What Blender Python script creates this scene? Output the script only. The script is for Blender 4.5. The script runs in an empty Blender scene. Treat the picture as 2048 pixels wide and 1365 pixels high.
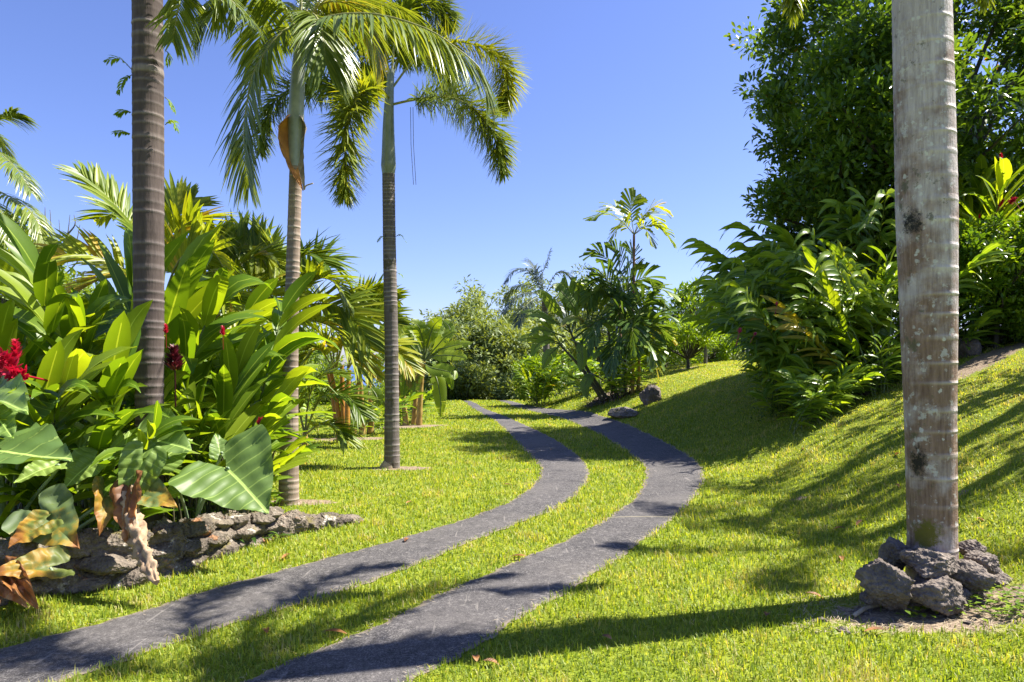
import bpy, math, random
import numpy as np
from mathutils import Vector, Matrix, noise as mnoise
rng = np.random.default_rng(7); random.seed(7)
R = math.radians
sc = bpy.context.scene
col = sc.collection
# ------------------------------------------------------------------ camera, world, sun, exposure
F, HZ, EYE = 1365.33, 730.0, 1.6
cam = bpy.data.objects.new('camera', bpy.data.cameras.new('camera')); col.objects.link(cam)
cam.location = (0, 0, EYE); cam.rotation_euler = (R(90), 0, 0)
cam.data.lens = 24; cam.data.sensor_width = 36; cam.data.shift_y = (HZ-682.5)/2048
cam.data.clip_start = .05; cam.data.clip_end = 40000
sc.camera = cam
SUN_EL, SUN_AZ = R(53), R(15)           # azimuth measured from +X towards +Y
sd = Vector((math.cos(SUN_EL)*math.cos(SUN_AZ), math.cos(SUN_EL)*math.sin(SUN_AZ), math.sin(SUN_EL)))
world = bpy.data.worlds.new('World'); sc.world = world; world.use_nodes = True
wn = world.node_tree; wn.nodes.clear()
wo = wn.nodes.new('ShaderNodeOutputWorld'); bg = wn.nodes.new('ShaderNodeBackground')
sky = wn.nodes.new('ShaderNodeTexSky'); sky.sky_type = 'NISHITA'; sky.sun_disc = False
sky.sun_elevation = SUN_EL; sky.sun_rotation = math.pi/2-SUN_AZ
sky.air_density = 1.0; sky.dust_density = .6; sky.ozone_density = 1.0; sky.altitude = 100
tint_ = wn.nodes.new('ShaderNodeMix'); tint_.data_type = 'RGBA'; tint_.blend_type = 'MULTIPLY'
tint_.inputs['Factor'].default_value = 1; tint_.inputs[7].default_value = (1.02, 1.07, 1.6, 1)
wn.links.new(sky.outputs[0], tint_.inputs[6]); wn.links.new(tint_.outputs[2], bg.inputs[0])
bg.inputs[1].default_value = .05
wn.links.new(bg.outputs[0], wo.inputs[0])
sl = bpy.data.lights.new('sun', 'SUN'); sl.energy = 5; sl.angle = R(.5); sl.color = (1, .94, .83)
so = bpy.data.objects.new('sun', sl); col.objects.link(so); so.rotation_euler = sd.to_track_quat('Z', 'Y').to_euler()
sc.view_settings.view_transform = 'Standard'; sc.view_settings.look = 'None'
sc.view_settings.exposure = 1.5; sc.view_settings.gamma = 1
sc.cycles.max_bounces = 12; sc.cycles.transmission_bounces = 8; sc.cycles.diffuse_bounces = 8
# ------------------------------------------------------------------ mesh helpers
def nrm(a): return a/np.maximum(np.linalg.norm(a, axis=-1, keepdims=True), 1e-9)
class MB:
    def __init__(s): s.V = []; s.A = []; s.F = []; s.M = []; s.n = 0
    def add(s, V, Fq, A=None, mat=0):
        V = np.asarray(V, float).reshape(-1, 3)
        A = np.zeros((len(V), 3)) if A is None else np.asarray(A, float).reshape(-1, 3)
        Fq = np.asarray(Fq, np.int64)
        s.V.append(V); s.A.append(A); s.F.append(Fq+s.n); s.M.append(np.full(len(Fq), mat)); s.n += len(V)
    def mesh(s, name, mats, smooth=True):
        V = np.concatenate(s.V); A = np.concatenate(s.A)
        me = bpy.data.meshes.new(name)
        me.vertices.add(len(V)); me.vertices.foreach_set('co', V.astype(np.float32).ravel())
        L = np.concatenate([f.ravel() for f in s.F]); sz = np.concatenate([np.full(len(f), f.shape[1]) for f in s.F])
        me.loops.add(len(L)); me.loops.foreach_set('vertex_index', L.astype(np.int32))
        me.polygons.add(len(sz)); st = np.concatenate([[0], np.cumsum(sz)[:-1]])
        me.polygons.foreach_set('loop_start', st.astype(np.int32))
        me.polygons.foreach_set('material_index', np.concatenate(s.M).astype(np.int32))
        me.polygons.foreach_set('use_smooth', np.full(len(sz), smooth))
        at = me.attributes.new('luv', 'FLOAT_VECTOR', 'POINT'); at.data.foreach_set('vector', A.astype(np.float32).ravel())
        for m in (mats if isinstance(mats, (list, tuple)) else [mats]): me.materials.append(m)
        me.update(calc_edges=True); return me
    def build(s, name, mats, parent=None, smooth=True):
        o = bpy.data.objects.new(name, s.mesh(name, mats, smooth)); col.objects.link(o)
        if parent: o.parent = parent
        return o
def tag(o, label=None, cat=None, group=None, kind=None):
    if label: o['label'] = label
    if cat: o['category'] = cat
    if group: o['group'] = group
    if kind: o['kind'] = kind
    return o
def thing(name, label, cat, loc, group=None, rz=0):
    o = bpy.data.objects.new(name, None); col.objects.link(o); o.location = loc; o.rotation_euler[2] = rz
    return tag(o, label, cat, group)
def part(name, mesh, parent, loc=(0, 0, 0), rot=(0, 0, 0), s=1, label=None):
    o = bpy.data.objects.new(name, mesh); col.objects.link(o); o.parent = parent
    o.location = loc; o.rotation_euler = rot; o.scale = (s, s, s)
    if label: o['label'] = label
    return o
PROF = {
 'lance': lambda s: np.clip((s+.02)**.65*(1-s)**.75*1.9, .015, 1),
 'strip': lambda s: np.clip(np.minimum(1, .35+s*4)*(1-s**2.6), .03, 1),
 'jag': lambda s: .22+.78*s**.8,
 'ovate': lambda s: np.clip(np.sin(np.pi*np.clip(s*.93+.04, 0, 1)**.9), .03, 1),
 'obov': lambda s: np.clip(np.sin(np.pi*np.clip(s*.9+.06, 0, 1)**1.35), .05, 1),
 'paddle': lambda s: np.clip(np.minimum(1, .12+(s*3.2)**1.3)*np.clip(1-s**3.2, 0, 1)**.75, .03, 1),
 'grass': lambda s: np.clip(1-s**1.6, .02, 1)}
def blades(mb, P, D, U, L, W, droop=0., nseg=4, fold=.25, prof='lance', tint=None, mat=0, wav=0.):
    P = np.atleast_2d(np.asarray(P, float)); N = len(P)
    bc = lambda a: np.broadcast_to(np.asarray(a, float), (N,))
    D = nrm(np.broadcast_to(np.asarray(D, float), (N, 3))); U = np.broadcast_to(np.asarray(U, float), (N, 3))
    L = bc(L); W = bc(W); droop = bc(droop); tint = rng.random(N) if tint is None else bc(tint)
    S = np.cross(D, U); bad = np.linalg.norm(S, axis=1) < 1e-3
    S[bad] = np.cross(D[bad], [1, .3, .1]); S = nrm(S)
    s = np.linspace(0, 1, nseg+1)
    Z = np.array([0, 0, -1.])
    Dk = nrm(D[:, None]+Z*(droop[:, None]*2*s)[:, :, None])
    step = Dk*(L/nseg)[:, None, None]
    pos = np.concatenate([P[:, None], P[:, None]+np.cumsum((step[:, :-1]+step[:, 1:])/2, 1)], 1)
    Uk = np.cross(S[:, None], Dk)
    w = W[:, None]*PROF[prof](s)[None]*.5
    up = fold*w
    if wav: up = up+wav*W[:, None]*rng.normal(size=w.shape)
    a = pos-S[:, None]*w[:, :, None]+Uk*up[:, :, None]
    up2 = up if not wav else fold*w+wav*W[:, None]*rng.normal(size=w.shape)
    b = pos+S[:, None]*w[:, :, None]+Uk*up2[:, :, None]
    cols = [a, pos, b] if fold else [a, b]
    k = len(cols)
    V = np.stack(cols, 2)                                   # N,nseg+1,k,3
    A = np.zeros(V.shape); A[..., 0] = np.linspace(0, 1, k); A[..., 1] = s[None, :, None]; A[..., 2] = tint[:, None, None]
    i = np.arange(nseg)[:, None]*k+np.arange(k-1)[None]
    q = np.stack([i, i+1, i+k+1, i+k], -1).reshape(-1, 4)
    Fq = (q[None]+(np.arange(N)*(nseg+1)*k)[:, None, None]).reshape(-1, 4)
    mb.add(V, Fq, A, mat)
def catmull(pts, n):
    p = np.asarray(pts, float)
    if len(p) == 2: return p[0]+(p[1]-p[0])*np.linspace(0, 1, n)[:, None]
    p = np.vstack([2*p[0]-p[1], p, 2*p[-1]-p[-2]])
    m = len(p)-3; t = np.linspace(0, m-1e-6, n); i = t.astype(int); f = (t-i)[:, None]
    a, b, c, d = p[i], p[i+1], p[i+2], p[i+3]
    return .5*((2*b)+(c-a)*f+(2*a-5*b+4*c-d)*f**2+(3*b-a-3*c+d)*f**3)
def tube(mb, pts, rad, ns=8, tint=0., mat=0, cap=True, ring=None):
    p = np.asarray(pts, float); n = len(p); rad = np.broadcast_to(np.asarray(rad, float), (n,))
    T = nrm(np.gradient(p, axis=0)); x = np.array([1., 0, 0]) if abs(T[0, 0]) < .9 else np.array([0, 1., 0])
    a = np.zeros((n, 3)); v = x
    for i in range(n):
        v = v-T[i]*np.dot(v, T[i]); v = v/np.linalg.norm(v); a[i] = v
    b = np.cross(T, a); th = np.linspace(0, 2*np.pi, ns, endpoint=False)
    V = p[:, None]+rad[:, None, None]*(a[:, None]*np.cos(th)[None, :, None]+b[:, None]*np.sin(th)[None, :, None])
    A = np.zeros((n, ns, 3)); A[..., 0] = th/(2*np.pi)
    d = np.concatenate([[0], np.cumsum(np.linalg.norm(np.diff(p, axis=0), axis=1))]); A[..., 1] = d[:, None]
    A[..., 2] = tint if ring is None else np.asarray(ring)[:, None]
    j = np.arange(ns); i = np.arange(n-1)[:, None]
    q = np.stack([i*ns+j, i*ns+(j+1) % ns, (i+1)*ns+(j+1) % ns, (i+1)*ns+j], -1).reshape(-1, 4)
    mb.add(V, q, A, mat)
    if cap: mb.add(V[-1], np.arange(ns)[None], A[-1], mat)
# ------------------------------------------------------------------ materials
def M(name):
    m = bpy.data.materials.new(name); m.use_nodes = True; nt = m.node_tree; nt.nodes.clear()
    out = nt.nodes.new('ShaderNodeOutputMaterial')
    class H: pass
    h = H(); h.m = m; h.nt = nt; h.out = out
    def node(t, **k):
        n = nt.nodes.new('ShaderNode'+t)
        for a, b in k.items():
            if isinstance(a, str) and hasattr(n, a): setattr(n, a, b)
        return n
    def link(a, b): nt.links.new(a, b)
    def val(x, sock):
        if hasattr(x, 'is_output'): nt.links.new(x, sock)
        else: sock.default_value = (*x, 1) if isinstance(x, tuple) and len(x) == 3 and sock.type == 'RGBA' else x
    def math_(op, a, b=0., c=None):
        n = node('Math', operation=op); val(a, n.inputs[0]); val(b, n.inputs[1])
        if c is not None: val(c, n.inputs[2])
        return n.outputs[0]
    def mix(f, a, b, mode='MIX'):
        n = node('Mix'); n.data_type = 'RGBA'; n.blend_type = mode
        val(f, n.inputs[0]); val(a, n.inputs[6]); val(b, n.inputs[7]); return n.outputs[2]
    def ramp(f, stops):
        n = node('ValToRGB'); e = n.color_ramp.elements
        while len(e) < len(stops): e.new(.5)
        for q, (p, c) in zip(e, stops): q.position = p; q.color = (*c, 1) if isinstance(c, tuple) else (c, c, c, 1)
        val(f, n.inputs[0]); return n.outputs[0]
    def attr():
        n = node('Attribute'); n.attribute_name = 'luv'; s = node('SeparateXYZ'); link(n.outputs['Vector'], s.inputs[0]); return s.outputs
    def coord():
        return node('TexCoord').outputs['Object']
    def pos(): return node('NewGeometry').outputs['Position']
    def noise(v, scale, detail=4, rough=.55, out='Fac'):
        n = node('TexNoise'); link(v, n.inputs['Vector']); n.inputs['Scale'].default_value = scale
        n.inputs['Detail'].default_value = detail; n.inputs['Roughness'].default_value = rough; return n.outputs[out]
    def vor(v, scale, feat='F1', out='Distance'):
        n = node('TexVoronoi', feature=feat); link(v, n.inputs['Vector']); n.inputs['Scale'].default_value = scale; return n.outputs[out]
    def bump(hgt, st, dist=.02):
        n = node('Bump'); n.inputs['Strength'].default_value = st; n.inputs['Distance'].default_value = dist; link(hgt, n.inputs['Height']); return n.outputs[0]
    def prin(c, rough=.6, nor=None, spec=.5):
        n = node('BsdfPrincipled'); val(c, n.inputs['Base Color']); val(rough, n.inputs['Roughness'])
        n.inputs['Specular IOR Level'].default_value = spec
        if nor is not None: link(nor, n.inputs['Normal'])
        return n.outputs[0]
    def surf(s): link(s, out.inputs['Surface']); return m
    for k_, v_ in list(locals().items()):
        if callable(v_) and k_ not in ('H',): setattr(h, k_, v_)
    return h
def leaf_mat(name, dark, mid, lite, trans=None, tf=.4, rough=.42, rib=.5, lat=0., old=None, spec=.35, ribw=.03):
    """tint picks the leaf's own shade; luv.x/.y carry midrib and side veins; old = (colour, threshold) turns some leaves."""
    h = M(name); u, v, t = h.attr()
    c = h.ramp(t, [(0, dark), (.5, mid), (.9 if not old else old[1]-.04, lite)]+([(old[1], old[0])] if old else []))
    c = h.mix(h.math_('MULTIPLY', h.noise(h.coord(), 9, 3), .5), c, tuple(x*.62 for x in mid))
    au = h.math_('ABSOLUTE', h.math_('SUBTRACT', u, .5))
    if rib:
        f = h.math_('MULTIPLY', h.math_('LESS_THAN', au, ribw), rib); c = h.mix(f, c, tuple(min(1, x*1.5+.06) for x in lite))
    nor = None
    if lat:
        w = h.math_('FRACT', h.math_('SUBTRACT', h.math_('MULTIPLY', v, lat), h.math_('MULTIPLY', au, lat*.35)))
        d = h.math_('ABSOLUTE', h.math_('SUBTRACT', w, .5))
        c = h.mix(h.math_('MULTIPLY', h.math_('LESS_THAN', d, .05), .45), c, tuple(min(1, x*1.3+.04) for x in lite))
        nor = h.bump(d, .35, .01)
    b = h.prin(c, rough, nor, spec)
    tr = h.node('BsdfTranslucent'); h.link(h.mix(1., c, trans or (1.5, 1.35, .5), 'MULTIPLY'), tr.inputs[0])
    ms = h.node('MixShader'); ms.inputs[0].default_value = tf; h.link(b, ms.inputs[1]); h.link(tr.outputs[0], ms.inputs[2])
    return h.surf(ms.outputs[0])
TR = (2.0, 1.75, .45)
ma = {}
ma['grass'] = leaf_mat('grass_blade', (.08, .15, .016), (.225, .315, .03), (.47, .50, .09), TR, .42, .5, rib=0, old=((.46, .40, .19), .92), spec=.3)
ma['ginger'] = leaf_mat('ginger_leaf', (.06, .14, .012), (.15, .25, .016), (.29, .37, .024), TR, .5, .38, lat=0, old=((.4, .34, .03), .992))
ma['shell'] = leaf_mat('shell_ginger_leaf', (.045, .10, .016), (.125, .23, .024), (.30, .41, .035), TR, .42, .34, old=((.38, .27, .03), .99))
ma['yginger'] = leaf_mat('yellow_ginger_leaf', (.16, .2, .02), (.36, .32, .03), (.5, .4, .05), TR, .4, .35)
ma['taro'] = leaf_mat('elephant_ear_leaf', (.08, .15, .045), (.16, .25, .06), (.26, .36, .075), (1.6, 1.6, .4), .3, .45, rib=.9, lat=7, ribw=.014)
ma['palm'] = leaf_mat('palm_leaflet', (.06, .11, .025), (.14, .20, .035), (.28, .32, .04), TR, .3, .3, old=((.34, .27, .05), .97))
ma['foxtail'] = leaf_mat('foxtail_leaflet', (.07, .12, .03), (.18, .24, .03), (.46, .46, .025), TR, .3, .33, rib=0)
ma['ypalm'] = leaf_mat('yellowing_palm_leaflet', (.06, .13, .012), (.20, .27, .02), (.42, .43, .03), TR, .42, .4, old=((.5, .34, .05), .985))
ma['bluepalm'] = leaf_mat('blue_palm_leaflet', (.045, .075, .06), (.08, .11, .085), (.15, .16, .09), (1.2, 1.3, .8), .25, .35, rib=0)
ma['fish'] = leaf_mat('dark_broad_leaflet', (.045, .10, .028), (.11, .19, .036), (.28, .36, .04), TR, .3, .3)
ma['banana'] = leaf_mat('banana_leaf', (.06, .12, .012), (.14, .22, .02), (.26, .34, .03), TR, .45, .4, rib=.7, ribw=.02, lat=22, old=((.32, .22, .08), .95))
ma['heli'] = leaf_mat('paddle_leaf', (.06, .125, .03), (.15, .24, .045), (.30, .38, .07), TR, .35, .4, rib=.6, ribw=.02, lat=14, old=((.3, .24, .07), .93))
ma['broad'] = leaf_mat('glossy_tree_leaf', (.042, .09, .018), (.088, .17, .026), (.27, .37, .035), TR, .36, .28, rib=.2, old=((.45, .22, .02), .99))
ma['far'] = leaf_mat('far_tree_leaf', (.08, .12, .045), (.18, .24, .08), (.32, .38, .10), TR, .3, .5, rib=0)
ma['farlite'] = leaf_mat('light_tree_leaf', (.07, .13, .02), (.16, .25, .03), (.3, .36, .04), TR, .35, .45, rib=0)
ma['shrub'] = leaf_mat('shrub_leaf', (.06, .13, .012), (.16, .27, .018), (.3, .41, .025), TR, .4, .4, rib=0)
ma['dshrub'] = leaf_mat('dark_shrub_leaf', (.035, .085, .010), (.09, .18, .015), (.24, .36, .02), TR, .38, .28, rib=.2)
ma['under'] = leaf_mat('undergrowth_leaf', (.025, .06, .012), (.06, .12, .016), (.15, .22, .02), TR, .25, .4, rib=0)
def stalk_mat(name, a, b, rough=.5, sc_=14):
    h = M(name); c = h.coord(); f = h.noise(c, sc_, 4)
    return h.surf(h.prin(h.ramp(f, [(.3, a), (.7, b)]), rough, h.bump(f, .3, .01)))
ma['stalk'] = stalk_mat('green_stalk', (.06, .09, .02), (.14, .18, .04))
ma['petiole'] = stalk_mat('pale_petiole', (.16, .24, .12), (.26, .34, .2), .45)
ma['rachis'] = stalk_mat('palm_rachis', (.16, .17, .04), (.28, .27, .08))
ma['dstalk'] = stalk_mat('dark_stalk', (.035, .035, .02), (.09, .08, .04))
ma['wood'] = stalk_mat('grey_branch', (.07, .06, .05), (.19, .17, .14), .8)
ma['darkwood'] = stalk_mat('dark_branch', (.03, .026, .02), (.085, .075, .055), .8)
ma['gold'] = stalk_mat('golden_trunk', (.22, .13, .03), (.42, .3, .09), .5, 6)
ma['orange'] = stalk_mat('orange_crownshaft', (.3, .12, .02), (.45, .22, .04), .5, 6)
ma['shaft'] = stalk_mat('silver_crownshaft', (.20, .24, .20), (.36, .38, .33), .4, 8)
ma['gshaft'] = stalk_mat('green_crownshaft', (.13, .16, .10), (.24, .26, .18), .4, 8)
ma['redstem'] = stalk_mat('reddish_stem', (.16, .07, .05), (.3, .16, .11), .5, 8)
ma['dead'] = stalk_mat('dead_leaf', (.22, .11, .035), (.48, .33, .19), .8, 11)
ma['straw'] = stalk_mat('straw', (.26, .2, .12), (.5, .42, .3), .85, 20)
ma['red'] = leaf_mat('red_bract', (.35, .008, .03), (.55, .012, .05), (.7, .03, .09), (1.3, 1, 1), .25, .4, rib=0)
ma['maroon'] = leaf_mat('maroon_bract', (.035, .004, .010), (.07, .008, .016), (.16, .018, .03), (1.3, 1, 1), .15, .4, rib=0)
ma['pink'] = leaf_mat('pink_bract', (.4, .02, .12), (.55, .05, .2), (.6, .1, .3), (1.2, 1, 1), .25, .4, rib=0)
def trunk_mat(name, a, b, scar, moss=0.):
    h = M(name); u, v, t = h.attr(); c = h.coord()
    mp = h.node('Mapping'); h.link(c, mp.inputs[0]); mp.inputs['Scale'].default_value = (9, 9, 1.2)
    f = h.noise(mp.outputs[0], 3, 6, .65); g = h.noise(c, 2.1, 4)
    base = h.mix(g, h.ramp(f, [(.3, a), (.7, b)]), tuple(x*.55 for x in a))
    cc = h.mix(h.math_('MULTIPLY', t, h.math_('ADD', .25, f)), base, scar)
    if moss:
        k = h.ramp(h.noise(c, 5, 5, .7), [(.58-moss, 0.), (.66-moss, 1.)]); cc = h.mix(h.math_('MULTIPLY', k, .7), cc, (.06, .055, .02))
    return h.surf(h.prin(cc, .8, h.bump(h.math_('ADD', h.math_('MULTIPLY', t, .7), f), .6, .012), .25))
ma['dtrunk'] = trunk_mat('dark_ringed_bark', (.07, .052, .046), (.155, .12, .107), (.28, .24, .225))
ma['btrunk'] = trunk_mat('brown_ringed_bark', (.22, .16, .12), (.36, .28, .22), (.5, .43, .36))
ma['gtrunk'] = trunk_mat('grey_ringed_bark', (.13, .11, .10), (.25, .21, .19), (.4, .36, .33), .04)
def pale_bark(spots):
    h = M('pale_lichen_bark'); u, v, t = h.attr(); c = h.coord()
    mp = h.node('Mapping'); h.link(c, mp.inputs[0]); mp.inputs['Scale'].default_value = (16, 16, 1.6)
    f = h.noise(mp.outputs[0], 3, 6, .7); g = h.noise(c, 3.4, 5, .6)
    zz_ = h.node('SeparateXYZ'); h.link(c, zz_.inputs[0]); gz = h.math_('ADD', g, h.math_('MULTIPLY', h.math_('SUBTRACT', 2.2, zz_.outputs[2]), .05))
    cc = h.mix(h.ramp(gz, [(.40, 0.), (.58, 1.)]), h.ramp(f, [(.32, (.31, .262, .25)), (.68, (.56, .50, .48))]), h.ramp(f, [(.3, (.12, .07, .045)), (.72, (.33, .225, .165))]))
    t = h.math_('MULTIPLY', t, h.ramp(h.noise(c, 2.6, 3), [(.36, .3), (.5, 1.)])); t = h.math_('MULTIPLY', t, h.math_('ADD', .6, h.math_('MULTIPLY', zz_.outputs[0], 3.))); t.node.use_clamp = True; cc = h.mix(h.math_('MULTIPLY', t, .9), cc, (.72, .67, .61))  # ring scars painted paler on the right side, as if catching the sun
    mp2 = h.node('Mapping'); h.link(c, mp2.inputs[0]); mp2.inputs['Scale'].default_value = (1, 1, .8)
    n3 = h.noise(c, 14, 3, .6, 'Color')
    wv = h.mix(.03, mp2.outputs[0], n3, 'ADD')
    lv = h.math_('ADD', h.vor(wv, 17), h.math_('MULTIPLY', h.math_('SUBTRACT', h.noise(c, 26, 5, .75), .5), .75)); li = h.math_('MAXIMUM', h.math_('MULTIPLY', h.ramp(lv, [(.13, 1.), (.2, 0.)]), h.ramp(h.noise(c, 1.9, 3), [(.42, 0.), (.52, 1.)])), h.math_('MULTIPLY', h.ramp(h.noise(c, 11, 6, .7), [(.59, 0.), (.64, 1.)]), .8))
    cc = h.mix(h.math_('MULTIPLY', li, .75), cc, (.60, .60, .56))
    mo = h.ramp(h.math_('SUBTRACT', h.noise(c, 7, 6, .75), h.math_('MULTIPLY', zz_.outputs[0], .28)), [(.63, 0.), (.69, 1.)]); cc = h.mix(h.math_('MULTIPLY', mo, .8), cc, (.10, .10, .055))
    for (x, y, z, r, k) in spots:
        vm = h.node('VectorMath', operation='SUBTRACT'); h.link(wv, vm.inputs[0]); vm.inputs[1].default_value = (x+.015, y+.015, z*.8+.015)
        ln = h.node('VectorMath', operation='LENGTH'); h.link(vm.outputs[0], ln.inputs[0])
        d = h.math_('ADD', ln.outputs['Value'], h.math_('MULTIPLY', h.math_('SUBTRACT', h.noise(c, 24, 5, .75), .5), .22))
        cc = h.mix(h.ramp(d, [(max(0, r-.03), 1.), (r+.015, 0.)]), cc, (.018, .016, .012) if k == 0 else (.13, .12, .015))
    return h.surf(h.prin(cc, .62, h.bump(h.math_('ADD', h.math_('MULTIPLY', t, 1.5), h.math_('ADD', f, h.noise(c, 30, 5, .7))), .8, .012), .3))
def rock_mat(name, a, b, moss=None, sc_=1.):
    h = M(name); c = h.coord(); f = h.noise(c, 9*sc_, 8, .7); p = h.vor(c, 45*sc_); g = h.noise(c, 2.6*sc_, 4)
    cc = h.ramp(f, [(.32, a), (.68, b)]); cc = h.mix(h.math_('MULTIPLY', h.ramp(g, [(.45, 0.), (.6, 1.)]), .5), cc, tuple(x*.5 for x in a))
    if moss:
        for mc, s_, th in moss: cc = h.mix(h.math_('MULTIPLY', h.ramp(h.noise(c, s_, 5, .65), [(th, 0.), (th+.07, 1.)]), .85), cc, mc)
    return h.surf(h.prin(cc, .9, h.bump(h.math_('ADD', f, h.math_('MULTIPLY', p, .6)), .9, .03), .25))
ma['lava'] = rock_mat('lava_rock', (.085, .07, .06), (.28, .235, .20))
ma['mossrock'] = rock_mat('mossy_rock', (.13, .115, .10), (.3, .27, .23), [((.09, .085, .02), 5, .55)])
ma['wallstone'] = rock_mat('wall_stone', (.075, .062, .05), (.29, .24, .19), [((.13, .11, .03), 4.5, .56), ((.33, .16, .08), 7, .60), ((.5, .46, .4), 8, .6)])
def old_leaf(name, cols, rough=.55, tf=.3):
    h = M(name); u, v, t = h.attr(); c = h.coord()
    f = h.noise(c, 7, 5, .65); au = h.math_('ABSOLUTE', h.math_('SUBTRACT', u, .5))
    g = h.math_('ADD', h.math_('MULTIPLY', f, .8), h.math_('MULTIPLY', h.math_('SUBTRACT', v, .5), .35))
    cc = h.ramp(g, [(p, q) for p, q in cols]); tr = h.node('BsdfTranslucent'); h.link(cc, tr.inputs[0])
    w = h.math_('FRACT', h.math_('SUBTRACT', h.math_('MULTIPLY', v, 7), h.math_('MULTIPLY', au, 2.5)))
    ms = h.node('MixShader'); ms.inputs[0].default_value = tf
    h.link(h.prin(cc, rough, h.bump(h.math_('ABSOLUTE', h.math_('SUBTRACT', w, .5)), .4, .01)), ms.inputs[1]); h.link(tr.outputs[0], ms.inputs[2]); return h.surf(ms.outputs[0])
ma['yellowing'] = old_leaf('yellowing_leaf', [(.28, (.12, .17, .08)), (.42, (.12, .17, .05)), (.54, (.36, .23, .025)), (.66, (.28, .11, .025))])
ma['browning'] = old_leaf('browning_leaf', [(.3, (.12, .15, .03)), (.42, (.34, .21, .025)), (.55, (.30, .12, .022)), (.7, (.12, .05, .018))])
ma['brown'] = old_leaf('brown_leaf', [(.3, (.16, .065, .02)), (.5, (.42, .18, .05)), (.7, (.5, .3, .16))])
# ------------------------------------------------------------------ driveway edges and terrain
def edge(pp):
    a = np.array(pp, float); Y = F*EYE/(a[:, 1]-HZ); X = (a[:, 0]-1024)/F*Y
    o = np.argsort(Y); Y = Y[o]; X = X[o]
    g = np.linspace(math.log(2.2), math.log(45), 700)
    sl0 = (X[2]-X[0])/(Y[2]-Y[0]); sl1 = (X[-1]-X[-4])/(Y[-1]-Y[-4])
    Y = np.concatenate([[1.], Y, [46]]); X = np.concatenate([[X[0]+(1-Y[1])*sl0], X, [X[-1]+(46-Y[-2])*sl1]])
    x = np.interp(np.exp(g), Y, X); k = np.exp(-np.linspace(-2, 2, 41)**2); k /= k.sum()
    x = np.convolve(np.pad(x, 20, mode='edge'), k, 'valid'); return np.exp(g), x
LL = edge([(933, 808), (947, 820), (985, 839), (1021, 871), (1044, 897), (1067, 921), (1082, 935), (1084, 947), (1067, 973), (1038, 997), (991, 1020), (939, 1038), (859, 1064), (644, 1123), (473, 1166), (301, 1220), (0, 1301)])
LR = edge([(953, 808), (971, 820), (1009, 833), (1044, 849), (1079, 865), (1114, 883), (1144, 903), (1170, 926), (1180, 944), (1176, 967), (1155, 991), (1120, 1017), (1056, 1044), (997, 1064), (933, 1091), (752, 1166), (537, 1231), (311, 1301), (140, 1365)])
RL = edge([(997, 803), (1018, 811), (1044, 821), (1085, 830), (1120, 839), (1155, 853), (1191, 868), (1226, 888), (1258, 909), (1284, 929), (1293, 950), (1287, 973), (1270, 1003), (1226, 1032), (1196, 1052), (1144, 1079), (1026, 1129), (913, 1177), (687, 1285), (483, 1365)])
RR = edge([(1020, 803), (1044, 811), (1085, 820), (1132, 828), (1173, 836), (1211, 850), (1261, 865), (1305, 883), (1337, 897), (1378, 918), (1402, 938), (1410, 959), (1404, 982), (1378, 1014), (1349, 1044), (1305, 1073), (1255, 1108), (1222, 1134), (1143, 1182), (1046, 1237), (982, 1281), (900, 1325), (835, 1365)])
def H(x, y):
    x = np.asarray(x, float); y = np.asarray(y, float)
    xt = np.interp(y, [2, 4, 6, 9, 12, 15, 18, 22, 26, 30, 45], [3.4, 3.0, 3.2, 3.3, 3.35, 2.9, 2.25, 1.75, 1.2, .8, .6])
    d = x-xt; sp = .5*(d+np.sqrt(d*d+.25)); k = np.interp(y, [3, 6, 9, 30, 60], [.35, .5, .52, .45, .2])
    cap = np.interp(y, [4, 10, 16, 22, 40], [5, 4.2, 3.0, 2.4, 1.6])
    z = cap*(1-np.exp(-k*sp/cap))
    e = np.maximum(0, y-29); z = z-.12*e*e/(e+7)
    w = np.maximum(0, -5.5-x); z = z-.11*w*w/(w+4)
    z = z+.02*np.sin(x*1.7+y*.6)*np.clip((np.abs(x)-2)/3, 0, 1)*np.clip(1-y/60, 0, 1)
    return np.maximum(z, -60)
def Hs(x, y): return float(H(x, y))
def at(px, py, Y): return np.array([(px-1024)/F*Y, Y, EYE+(HZ-py)/F*Y])
def gp(px, Y): x = (px-1024)/F*Y; return (x, Y, Hs(x, Y))
def hit(px, py):
    Y = np.linspace(2, 60, 6000); x = (px-1024)/F*Y; z = EYE+(HZ-py)/F*Y; b = z <= H(x, Y)
    i = np.argmax(b) if b.any() else len(Y)-1; return (x[i], Y[i], Hs(x[i], Y[i]))
SOIL = []   # x, y, rx, ry, rotation
def soil(p, rx, ry, rot=0.): SOIL.append((p[0], p[1], rx, ry, rot))
soil(gp(800, 10.5), .75, .3); soil(gp(820, 17.6), 1.5, .6, .4); soil(gp(690, 14.6), 1.6, .5, .3); soil(hit(1230, 785), 1.5, .8, .6)
soil(hit(1375, 737), .9, .35, .4); soil((2.75, 4.25, 0), 1.1, .42); soil((3.6, 4.05, 0), .9, .38); soil(hit(1980, 715), 2., .5, .6)
soil((-4.2, 6.0, 0), 1.9, .75, .75); soil((-2.5, 7.9, 0), .7, .25); soil(hit(1960, 690), 2.0, .8, .5); soil(hit(1730, 785), 1.2, .3, .6)
prs = np.random.default_rng(5)
for _ in range(9):
    qx, qy = prs.uniform(1050, 2040), prs.uniform(930, 1180); qp = hit(qx, qy); soil(qp, prs.uniform(.1, .22), prs.uniform(.03, .06), prs.uniform(-.4, .4))
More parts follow.
